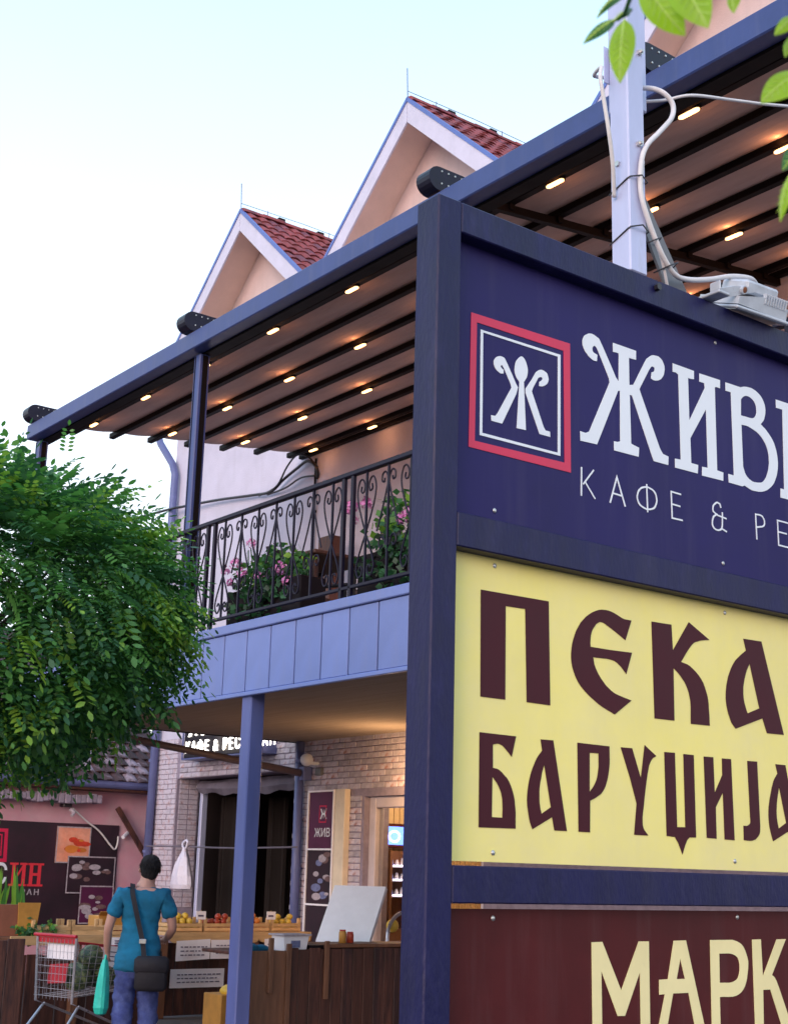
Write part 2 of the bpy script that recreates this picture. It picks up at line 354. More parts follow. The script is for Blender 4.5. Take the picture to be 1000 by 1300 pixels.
def text_shape(name, body, size, mats, place, thick, parent, sx=1.0, bold=0.0, spacing=1.0):
    cu = bpy.data.curves.new(name, 'FONT'); cu.body = body; cu.size = size; cu.extrude = thick/2; cu.offset = bold; cu.space_character = spacing
    o = bpy.data.objects.new(name, cu); col.objects.link(o)
    me = bpy.data.meshes.new_from_object(o.evaluated_get(bpy.context.evaluated_depsgraph_get()))
    mb = MB(); mb.v = [tuple(place(v.co.x*sx, v.co.y, v.co.z)) for v in me.vertices]; mb.f = [tuple(p.vertices) for p in me.polygons]; mb.mi = [0]*len(mb.f)
    bpy.data.objects.remove(o); bpy.data.curves.remove(cu); bpy.data.meshes.remove(me)
    return mb.build(name, mats, parent)
def point_light(name, loc, energy, rgb, radius, parent=None):
    l = bpy.data.lights.new(name, 'POINT'); l.energy = energy; l.color = rgb; l.shadow_soft_size = radius
    o = bpy.data.objects.new(name, l); col.objects.link(o)
    if parent is not None: o.parent = parent; o.location = Vector(loc) - LOC[parent.name]
    else: o.location = loc
    return o

# ------------------------------------------------------------------ ground
MB().add([(-400,-400,0),(500,-400,0),(500,500,0),(-400,500,0)], [(0,1,2,3)]).build('ground', M_ASPH, kind='structure')
MB().box((5.0, 2.0, 0.004), (10.69, 20.5, 0.06)).build('pavement', M_PAVE, kind='structure')

# ------------------------------------------------------------------ restaurant house
UW = 10.7; APEX = 11.74; TAN = 0.92
house = thing('restaurant_house', (10.7, 12, 0), 'pale two storey house with red tiled gables behind the lit terrace', 'house')
w = MB()
for a, b in (((UW, 19.4, 0), (11.1, 20.15, 3.0)), ((UW, 14.5, 0), (11.1, 16.1, 3.0)), ((UW, 2, 0), (11.1, 12.2, 3.0)),
             ((UW, 2, 3.0), (11.1, 20.15, 3.62)), ((UW, 12.2, 2.6), (11.1, 14.5, 3.0))): w.box(a, b)
gwall = w.build('ground_floor_wall', M_MORTAR, house)
MB().box((UW, 2, 3.62), (11.1, 20.15, 9.7)).build('upper_wall', M_WALLW, house)
MB().box((11.1, 19.95, 0), (17.5, 20.15, 9.7)).box((11.1, 2, 0), (17.5, 2.2, 9.7)).box((17.3, 2.2, 0), (17.5, 19.95, 9.7)).build('side_wall', M_WALLW, house)
bme = MB().cbox((-.013, -.122, -.033), (.006, .122, .033), .007).mesh('brick', M_BRICK)
hme = MB().cbox((-.013, -.058, -.033), (.006, .058, .033), .007).mesh('half_brick', M_BRICK)
rme = MB().cbox((-.122, -.006, -.033), (.122, .006, .033), .005).mesh('reveal_brick', M_BRICK)
spots = []
def courses(v0, v1, z0, z1):
    k = int(round(z0 / .077))
    while (k + .5) * .077 < z1:
        z = (k + .5) * .077; v = v0 + (.128 if k % 2 == 0 else 0.0)
        if k % 2 == 0: spots.append((hme, v0 + .061, z))
        while v + .2 < v1:
            e = min(v + .25, v1)
            if e - v > .2: spots.append((bme, (v + e) / 2, z))
            v += .257
        if v1 - v > .1: spots.append((hme, v + .061, z))
        k += 1
courses(13.55, 15.95, 2.66, 3.36); courses(16.12, 19.4, 3.02, 3.60); courses(15.62, 16.1, 1.0, 3.36)
courses(14.55, 14.93, 1.0, 2.62); courses(19.41, 20.14, 1.05, 3.6)
extra = MB()
for i, (me, v, z) in enumerate(spots):
    du = R.uniform(-.004, .004)
    if i < 300: piece('brick', me, gwall, (UW + du, v + R.uniform(-.004, .004), z), (0, 0, R.uniform(-.02, .02)))
    else:
        h = .12 if me is bme else .056
        extra.box((UW - .013 + du, v - h, z - .033), (UW + .005, v + h, z + .033))
for k in range(14, 39):                                   # bricks on the side of the shop opening
    for u in (10.83, 11.0):
        extra.box((u - .08, 19.388, (k + .5) * .077 - .033), (u + .08 - .01, 19.41, (k + .5) * .077 + .033))
extra.build('brick_courses', M_BRICK, gwall, kind='stuff')

def tile_mesh(name, m, w, l, h, t=.016):
    mb = MB(); n = 4; top = []; 
    for j, y in enumerate((0, l)):
        for i in range(n + 1):
            x = w * i / n - w / 2
            top.append((x, y, h * math.sin(PI * i / n) + (0.028 if j == 0 else 0.0)))
    vs = top + [(x, y, z - t) for x, y, z in top]; q = 2 * (n + 1); fs = []
    for i in range(n):
        fs += [(i, i+1, n+2+i, n+1+i), (q+i+1, q+i, q+n+1+i, q+n+2+i), (i+1, i, q+i, q+i+1), (n+1+i, n+2+i, q+n+2+i, q+n+1+i)]
    fs += [(0, n+1, q+n+1, q), (n+1-1, q+n, q+2*n+1, 2*n+1)]
    mb.add(vs, fs); return mb.mesh(name, m)
TILE = tile_mesh('roof_tile', M_TILE, .215, .36, .035)
SL = math.sqrt(1 + TAN * TAN)
U0G, U1G = 10.1, 17.6
def gable(vc, hl, hr, tiles):
    """one gable: triangle of wall, two roof slopes with verge boards, ridge tiles and a lightning rod"""
    zl, zr = APEX - TAN * hl, APEX - TAN * hr
    MB().prism([(UW, vc - hr, 9.7), (UW, vc + hl, 9.7), (UW, vc + hl, zl - .1), (UW, vc, APEX - .13), (UW, vc - hr, zr - .1)], (.4, 0, 0)).build('gable_wall', M_GWALL, house)
    roof = MB()
    for s, h in ((1, hl), (-1, hr)):
        roof.prism([(U0G + .03, vc, APEX - .05), (U0G + .03, vc + s*h, APEX - TAN*h - .05), (U0G + .03, vc + s*h, APEX - TAN*h - .085), (U0G + .03, vc, APEX - .085)], (U1G - U0G, 0, 0))
    rf = roof.build('roof', M_TILE, house)
    sf = MB()
    for s, h in ((1, hl), (-1, hr)):
        sf.prism([(U0G + .05, vc, APEX - .09), (U0G + .05, vc + s*h, APEX - TAN*h - .09), (U0G + .05, vc + s*h, APEX - TAN*h - .115), (U0G + .05, vc, APEX - .115)], (.7, 0, 0))
    sf.build('eaves_soffit', M_GABLE, rf)
    for s, h in ((1, hl), (-1, hr)):
        g = .004 * s
        MB().prism([(U0G, vc + g, APEX - .05), (U0G, vc + s*h, APEX - TAN*h - .05), (U0G, vc + s*h, APEX - TAN*h - .36), (U0G, vc + g, APEX - .36)], (.028, 0, 0)).build('barge_board', M_BARGE, rf)
        MB().prism([(U0G - .014, vc + g, APEX + .012), (U0G - .014, vc + s*h, APEX - TAN*h + .012), (U0G - .014, vc + s*h, APEX - TAN*h - .055), (U0G - .014, vc + g, APEX - .055)], (.05, 0, 0)).build('verge_flashing', M_FLASH, rf)
    ang = math.atan(TAN)
    # tiles on the slope towards the camera's right (towards -y)
    cols = int((U1G - U0G - .05) / .205); bulk = MB(); bulk_n = 0
    rows = int(hr * SL / .27)
    for r in range(rows):
        for c in range(cols):
            u = U0G + .15 + c * .205
            d = (r + 1) * .27 + .02
            y = vc - d / SL; z = APEX - .035 - TAN * d / SL
            if tiles and c < tiles[0] and r < tiles[1]:
                piece('roof_tile', TILE, rf, (u, y, z), (ang + R.uniform(-.04, .03), R.uniform(-.06, .06), R.uniform(-.06, .06)))
            else:
                bulk.add([(u-.1, y, z+.03), (u+.1, y, z+.03), (u+.1, y+.3/SL, z+.3*TAN/SL), (u-.1, y+.3/SL, z+.3*TAN/SL), (u, y, z+.06), (u, y+.3/SL, z+.04+.3*TAN/SL)], [(0,4,5,3),(4,1,2,5),(0,1,4)])
    if bulk.v: bulk.build('roof_tile_rows', M_TILE, rf, kind='stuff')
    for c in range(16):
        u = U0G + .02 + c * .38
        mb = MB(); n = 6
        ring = [(vc + .105*math.cos(PI*i/n), APEX - .05 + .085*math.sin(PI*i/n)) for i in range(n+1)]
        mb.prism([(u, a, b + (.012 if c % 2 else 0)) for a, b in ring], (.39, 0, 0))
        mb.build('ridge_tile', M_TILE, rf)
        if c % 2 == 1: MB().box((u + .3, vc - .03, APEX + .03), (u + .42, vc + .03, APEX + .085)).build('ridge_clamp', M_BAR, rf)
    rod = MB().tube([(U0G + .02, vc + .02, APEX - .02), (U0G, vc + .02, APEX + .46)], .008, 5).tube([(U0G + .01, vc + .02, APEX + .12), (U0G + 1.2, vc, APEX + .13), (U0G + 3, vc, APEX + .10), (U0G + 6.5, vc, APEX + .12)], .005, 4)
    for c in range(5): rod.tube([(U0G + .5 + c*1.2, vc, APEX + .02), (U0G + .5 + c*1.2, vc, APEX + .14)], .006, 4)
    rod.build('lightning_rod', M_PIPE, rf)
gable(17.45, 2.75, 2.12, (14, 10))
gable(13.2, 2.13, 2.5, (16, 9))
gable(7.95, 2.7, 2.7, None)
def pipe_thing(label, pts, r, brackets):
    t = thing('drainpipe', pts[-1], label, 'drainpipe', 'drainpipes on the house front')
    MB().tube(pts, r, 10).build('pipe', M_PIPE, t, True)
    for z in brackets:
        b = MB(); x, y = pts[-1][0], pts[-1][1]
        b.tube([(x, y, z - .02), (x, y, z + .02)], r + .008, 10).box((x + r*.5, y - .015, z - .012), (UW + .02, y + .015, z + .012))
        b.build('bracket', M_PIPE, t)
    return t
pipe_thing('grey drainpipe with a bent top at the far left corner of the house', [(10.58, 20.60, 8.80), (10.58, 20.52, 8.68), (10.59, 20.06, 8.22), (10.6, 19.97, 8.02), (10.6, 20.01, 5), (10.6, 20.05, .1)], .062, (6.4, 4.6, 3.3, 1.9))
pipe_thing('grey drainpipe on brick beside the shop opening, running down behind the price board', [(10.6, 15.86, 3.36), (10.6, 15.85, .1)], .06, (3.1, 1.7))
thin = thing('conduit', (10.66, 15.9, 3.9), 'thin dark conduit running up the upper wall corner', 'conduit')
MB().tube([(10.67, 15.88, 3.9), (10.67, 15.88, 7.4)], .018, 6).build('pipe', M_BAR, thin)
for z in (4.6, 5.6, 6.6): MB().box((10.645, 15.855, z), (10.70, 15.905, z + .03)).build('clip', M_BAR, thin)
# dark shop opening
shop = thing('shop_opening', (11.1, 17.7, 0), 'dark shop opening under the lit sign with curtains drawn back', 'shop front')
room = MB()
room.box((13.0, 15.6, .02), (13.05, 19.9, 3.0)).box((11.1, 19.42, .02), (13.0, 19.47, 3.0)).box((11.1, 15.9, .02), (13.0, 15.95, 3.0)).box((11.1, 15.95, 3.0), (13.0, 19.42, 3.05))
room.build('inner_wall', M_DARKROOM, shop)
for v0, v1, u in ((18.7, 19.3, 11.45), (18.05, 18.62, 11.9), (16.2, 16.75, 11.5)):
    c = MB(); n = 18; pr = []
    for i in range(n + 1):
        pr.append((u + .05 * math.sin(i * 1.9) + R.uniform(-.012, .012), v0 + (v1 - v0) * i / n))
    k = 0
    for i in range(n):
        (a, b), (e, f) = pr[i], pr[i+1]
        c.add([(a, b, .3), (e, f, .3), (e, f, 2.75), (a, b, 2.75)], [(0, 1, 2, 3)])
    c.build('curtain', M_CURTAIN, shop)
for v in (19.16, ):
    MB().cbox((11.0, v - .04, .3), (11.1, v + .04, 2.95), .008).build('door_frame', M_GALV, shop)
aw = MB(); n = 24; rows_ = []
for i in range(n + 1):
    v = 16.15 + 3.0 * i / n; s = .03 * math.sin(i * .9) + .02 * math.sin(i * 2.3)
    rows_.append([(10.98 + .03 * math.sin(i*.7), v, 2.97 + .0), (10.92 + s*.6, v, 2.92), (10.90 + s*.6, v, 2.86 - .04 * math.sin(PI*i/n)), (10.96, v, 2.80 - .07 * math.sin(PI*i/n) + .02*math.sin(i*1.3)), (11.05, v, 2.84)])
for i in range(n):
    for j in range(4): aw.add([rows_[i][j], rows_[i+1][j], rows_[i+1][j+1], rows_[i][j+1]], [(0, 1, 2, 3)])
folded = thing('folded_awning', (10.95, 17.7, 2.8), 'pale cloth awning rolled up across the top of the dark shop opening', 'awning')
aw.build('cloth', M_AWNING, folded, True)

# door and lit shop interior
door = thing('shop_door', (10.9, 13.4, 0), 'beige framed glass shop door glowing beside the yellow brick pier', 'door')
f = MB(); f.cbox((10.78, 14.36, .06), (10.92, 14.5, 2.6), .01).cbox((10.78, 12.2, .06), (10.92, 12.34, 2.6), .01).cbox((10.78, 12.34, 2.46), (10.92, 14.36, 2.6), .01)
f.build('frame', M_DOORF, door)
gm = bpy.data.materials.new('door_glass'); gm.use_nodes = True
gb = gm.node_tree.nodes['Principled BSDF']; gb.inputs['Transmission Weight'].default_value = 1; gb.inputs['Roughness'].default_value = .02; gb.inputs['IOR'].default_value = 1.05; gb.inputs['Base Color'].default_value = (.95, .95, .97, 1)
MB().box((10.85, 12.34, .1), (10.857, 14.36, 2.46)).build('glass', gm, door)
MB().cbox((10.81, 13.25, .06), (10.87, 13.32, 2.46), .008).build('stile', M_DOORF, door)
sroom = thing('shop_interior', (12, 13.3, 0), 'warm lit shop interior with beige slatted wall seen through the door', 'shop')
MB().box((13.6, 11.0, .02), (13.65, 15.55, 3.0)).box((11.1, 11.0, .02), (13.6, 11.05, 3.0)).box((11.1, 15.5, .02), (13.6, 15.55, 3.0)).box((11.1, 11.05, 3.0), (13.6, 15.5, 3.05)).box((11.1, 11.05, .005), (13.6, 15.5, .018)).build('inner_wall', M_SLAT, sroom)
slm = MB().cbox((-.045, -.02, .05), (.045, .019, 2.95), .006).mesh('wall_slat', M_SLAT)
for i in range(24): piece('wall_slat', slm, sroom, (11.17 + i * .1, 15.48, 0))
point_light('shop_lamp', (11.9, 14.2, 2.7), 62, (1.0, .72, .42), .12, sroom)
tv = thing('television', (11.75, 15.44, 2.1), 'wall television with a bright blue screen inside the shop', 'television')
MB().cbox((11.54, 15.36, 2.0), (12.5, 15.45, 2.32), .01).build('case', M_MAROON, tv)
MB().box((11.60, 15.352, 2.04), (12.44, 15.3585, 2.28)).build('screen', M_TV, tv)
MB().tube([(11.85 + .09*math.cos(t*PI/6), 15.349, 2.15 + .07*math.sin(t*PI/6)) for t in range(13)], .012, 4).build('screen_picture', M_SHELFLIT, tv)
cab = thing('display_cabinet', (12.0, 15.25, 0), 'brown display cabinet with three lit glass shelves under the television', 'cabinet')
c = MB().box((11.56, 15.40, .06), (12.5, 15.445, 1.96)).box((11.56, 15.05, .06), (11.6, 15.40, 1.96)).box((12.46, 15.05, .06), (12.5, 15.40, 1.96)).box((11.6, 15.05, .06), (12.46, 15.40, .95))
c.build('carcass', M_WOODM, cab)
for z in (1.36, 1.56, 1.74):
    MB().box((11.6, 15.05, z), (12.46, 15.4, z + .015)).build('shelf', M_FOAM, cab)
    MB().box((11.61, 15.04, z + .016), (12.45, 15.05, z + .03)).build('strip_light', M_SHELFLIT, cab)
    for k in range(9): MB().tube([(11.66 + .09*k, 15.15, z + .016), (11.66 + .09*k, 15.15, z + .05), (11.66 + .09*k, 15.15, z + .10 + R.uniform(0, .03))], [.026, .03, .012], 7).build('bottle', M_FOAM if k % 3 else M_PANEL, cab)

# ------------------------------------------------------------------ terrace slab, railing, columns
bal = thing('balcony', (6.44, 9, 3.15), 'blue grey panelled balcony deck carrying the covered terrace', 'balcony')
MB().box((6.52, 2.0, 3.42), (10.69, 16.10, 3.8)).build('deck', M_SOFFIT, bal)
MB().box((6.52, 2.0, 3.37), (10.69, 16.05, 3.416)).build('soffit', M_SOFFIT, bal)
MB().box((6.50, 2.0, 3.155), (6.518, 16.1, 3.80)).box((6.5185, 16.06, 3.36), (10.68, 16.103, 3.79)).build('backing', M_BAR, bal)
pm = MB().cbox((-.022, -.187, -.275), (.0, .187, .275), .006).mesh('fascia_panel', M_PANEL)
for i in range(35):
    v = 15.92 - .392 * i
    if v > 2.2: piece('fascia_panel', pm, bal, (6.498, v, 3.465))
MB().cbox((6.455, 2.0, 3.745), (6.56, 16.13, 3.832), .008).build('top_trim', M_PANEL, bal)
MB().cbox((6.462, 2.0, 3.150), (6.505, 16.13, 3.187), .006).build('bottom_trim', M_PANEL, bal)
sc_ = thing('steel_column', (6.6, 10.68, 0), 'square blue grey steel column holding up the balcony in front of the stall', 'column')
MB().cbox((6.50, 10.54, .02), (6.645, 10.70, 3.365), .010).build('shaft', M_COLUMN, sc_)
MB().cbox((6.44, 10.47, .005), (6.70, 10.76, .02), .004).build('base_plate', M_COLUMN, sc_)

rail = thing('balcony_railing', (6.50, 9, 3.83), 'dark wrought iron balcony railing with scrolls between upright bars', 'railing')
RX = 6.50
MB().cbox((RX - .028, 2.0, 4.868), (RX + .028, 15.95, 4.912), .008).build('top_rail', M_IRON, rail)
MB().cbox((RX - .018, 2.0, 3.905), (RX + .018, 15.95, 3.932), .004).build('bottom_rail', M_IRON, rail)
barm = MB().box((-.0085, -.0085, 0), (.0085, .0085, .94)).mesh('baluster', M_IRON)
postm = MB().cbox((-.018, -.018, 0), (.018, .018, 1.04), .003).mesh('railing_post', M_IRON)
def scroll(pts, s):
    return MB().tube(smooth_pts([(0, s*a, b) for a, b in pts], 4), .008, 5).mesh('scroll', M_IRON)
HEART = [(.004, .42), (.05, .52), (.105, .66), (.128, .78), (.10, .87), (.055, .875), (.028, .82), (.045, .765), (.078, .78), (.07, .82)]
SMALL = [(.145, .40), (.09, .54), (.035, .70), (.010, .79), (.018, .855), (.05, .885), (.085, .865), (.088, .815), (.06, .80), (.052, .83)]
LOWH = [(.004, .40), (.05, .31), (.10, .20), (.118, .12), (.09, .055), (.05, .06), (.03, .105), (.055, .14), (.078, .115)]
LOWR = [(.02, .26), (.05, .33), (.095, .34), (.115, .29), (.09, .25), (.065, .275)]
sm = {}
for nm, P in (('h', HEART), ('s', SMALL), ('l', LOWH), ('r', LOWR)):
    for s in (1, -1): sm[nm, s] = scroll(P, s)
for p in (15.86, 13.607, 11.35, 9.095, 6.84, 4.585):
    piece('railing_post', postm, rail, (RX, p + .13, 3.84)); piece('railing_post', postm, rail, (RX, p, 3.84))
    for i in range(7):
        v = p - .19 - .295 * i
        piece('baluster', barm, rail, (RX, v, 3.932))
        for s in (1, -1):
            if i % 2 == 0:
                piece('scroll', sm['h', s], rail, (RX, v, 3.932)); piece('scroll', sm['l', s], rail, (RX, v, 3.932))
            else:
                piece('scroll', sm['s', s], rail, (RX, v, 3.932)); piece('scroll', sm['r', s], rail, (RX, v, 3.932))

# ------------------------------------------------------------------ pergola
CS = .11
def cz(u): return 6.99 + CS * (u - 6.44)
perg = thing('terrace_pergola', (6.5, 9, 3.83), 'retractable fabric canopy on blue grey beams above the terrace', 'pergola')
b = MB().cbox((6.44, 2.0, 6.835), (6.60, 16.14, 7.025), .010); b.build('front_beam', M_BEAM, perg)
MB().box((6.60, 2.0, 6.815), (6.72, 16.12, 6.834)).box((6.60, 2.0, 6.834), (6.612, 16.12, 7.02)).build('gutter', M_BAR, perg)
for v, z0 in ((16.02, 3.833), (12.02, 3.833), (7.9, 3.833), (3.8, 3.833)):
    p = MB().cbox((6.545, v - .06, z0), (6.665, v + .06, 6.814), .008)
    po = p.build('post', M_BEAM, perg)
    MB().box((6.541, v + .02, z0 + .1), (6.5445, v + .035, 6.8)).box((6.58, v - .064, z0 + .1), (6.64, v - .0605, 6.8)).build('post_groove', M_BAR, po)
LU = [7.09 + 1.113 * k for k in range(4)]
bars = [7.09 + .5565 * k for k in range(7)] + [10.64]
for u in bars:
    MB().cbox((u - .037, 1.9, cz(u) + .004), (u + .037, 16.24, cz(u) + .075), .006).build('cross_bar', M_BAR, perg)
f = MB(); prof = []
ed = [6.62] + bars + [10.69]
for a, bb in zip(ed[:-1], ed[1:]):
    for k in range(6):
        t = k / 6; u = a + (bb - a) * t
        prof.append((u, cz(u) + .078 - .022 * math.sin(PI * t)))
prof.append((10.69, cz(10.69) + .078))
vs = [1.9 + 1.0 * i for i in range(15)] + [16.1]
for (u0_, z0), (u1_, z1) in zip(prof[:-1], prof[1:]):
    for a, bb in zip(vs[:-1], vs[1:]):
        f.add([(u0_, a, z0), (u1_, a, z1), (u1_, bb, z1), (u0_, bb, z0)], [(0, 3, 2, 1)])
fab = f.build('canopy_fabric', M_FABRIC, perg)
so = fab.modifiers.new('thickness', 'SOLIDIFY'); so.thickness = .006; so.offset = 1
for v in (7.84, 3.75):
    MB().beam((6.61, v, cz(6.61) - .035), (10.68, v, cz(10.68) - .035), .055, .07).build('guide_rail', M_BAR, perg)
    for u in bars[:-1]: MB().cbox((u - .03, v - .05, cz(u) - .05), (u + .03, v - .03, cz(u) + .01), .004).build('roller_clip', M_BAR, perg)
for v in (16.0, 12.05, 8.05, 5.78):
    pr = [(6.30 + .155 * (1 - math.cos(t * PI / 8)), 0, 7.165 + .115 * math.sin(t * PI / 8)) for t in range(-4, 5)]
    pr = [(6.45 - .11 * math.sin(PI * t / 10), v - .08, 7.145 - .105 * math.cos(PI * t / 10)) for t in range(0, 11)] + [(7.1, v - .08, 7.25), (7.1, v - .08, 7.08)]
    e = MB().prism(pr, (0, .17, 0)); ec = e.build('end_cap', M_CAP, perg)
    bl = MB()
    for k in range(4): bl.tube([(6.47 + .07*k, v - .086, 7.215), (6.47 + .07*k, v - .079, 7.215)], .008, 6).tube([(6.47 + .07*k, v - .086, 7.105), (6.47 + .07*k, v - .079, 7.105)], .008, 6)
    bl.build('bolt_heads', M_SCREW, ec, kind='stuff')
ORD = ['first', 'second', 'third', 'fourth', 'fifth', 'sixth', 'seventh', 'eighth', 'ninth', 'tenth']
ROWN = ['outermost row', 'second row', 'third row', 'row along the wall']
lens = []
for i, u in enumerate(LU):
    for j in range(9):
        v = 15.6 - 1.385 * j; z = cz(u)
        t = thing('canopy_lamp', (u, v, z), 'warm canopy lamp, %s from the far end of the %s' % (ORD[j], ROWN[i]), 'lamp', 'oblong lamps on the canopy bars')
        h = MB(); l = MB()
        out_ = [(.075 * sgn + .031 * math.cos(a), .031 * math.sin(a)) for sgn, a0 in ((1, -PI/2), (-1, PI/2)) for a in [a0 + PI*k/5 for k in range(6)]]
        h.prism([(u + b_, v + a_, z - .012) for a_, b_ in out_], (0, 0, .016))
        l.prism([(u + b_*.72, v + a_*.9, z - .022) for a_, b_ in out_], (0, 0, .0098))
        h.build('housing', M_BAR, t); l.build('lens', M_LAMP, t)
        point_light('lamp_light', (u - .02, v, z - .055), 2.0 * R.uniform(.7, 1.2), (1.0, .40, .15), .03, t)
        point_light('lamp_glow', (u - .085, v, z + .030), .22 * R.uniform(.5, 1.4), (1.0, .38, .13), .012, t)
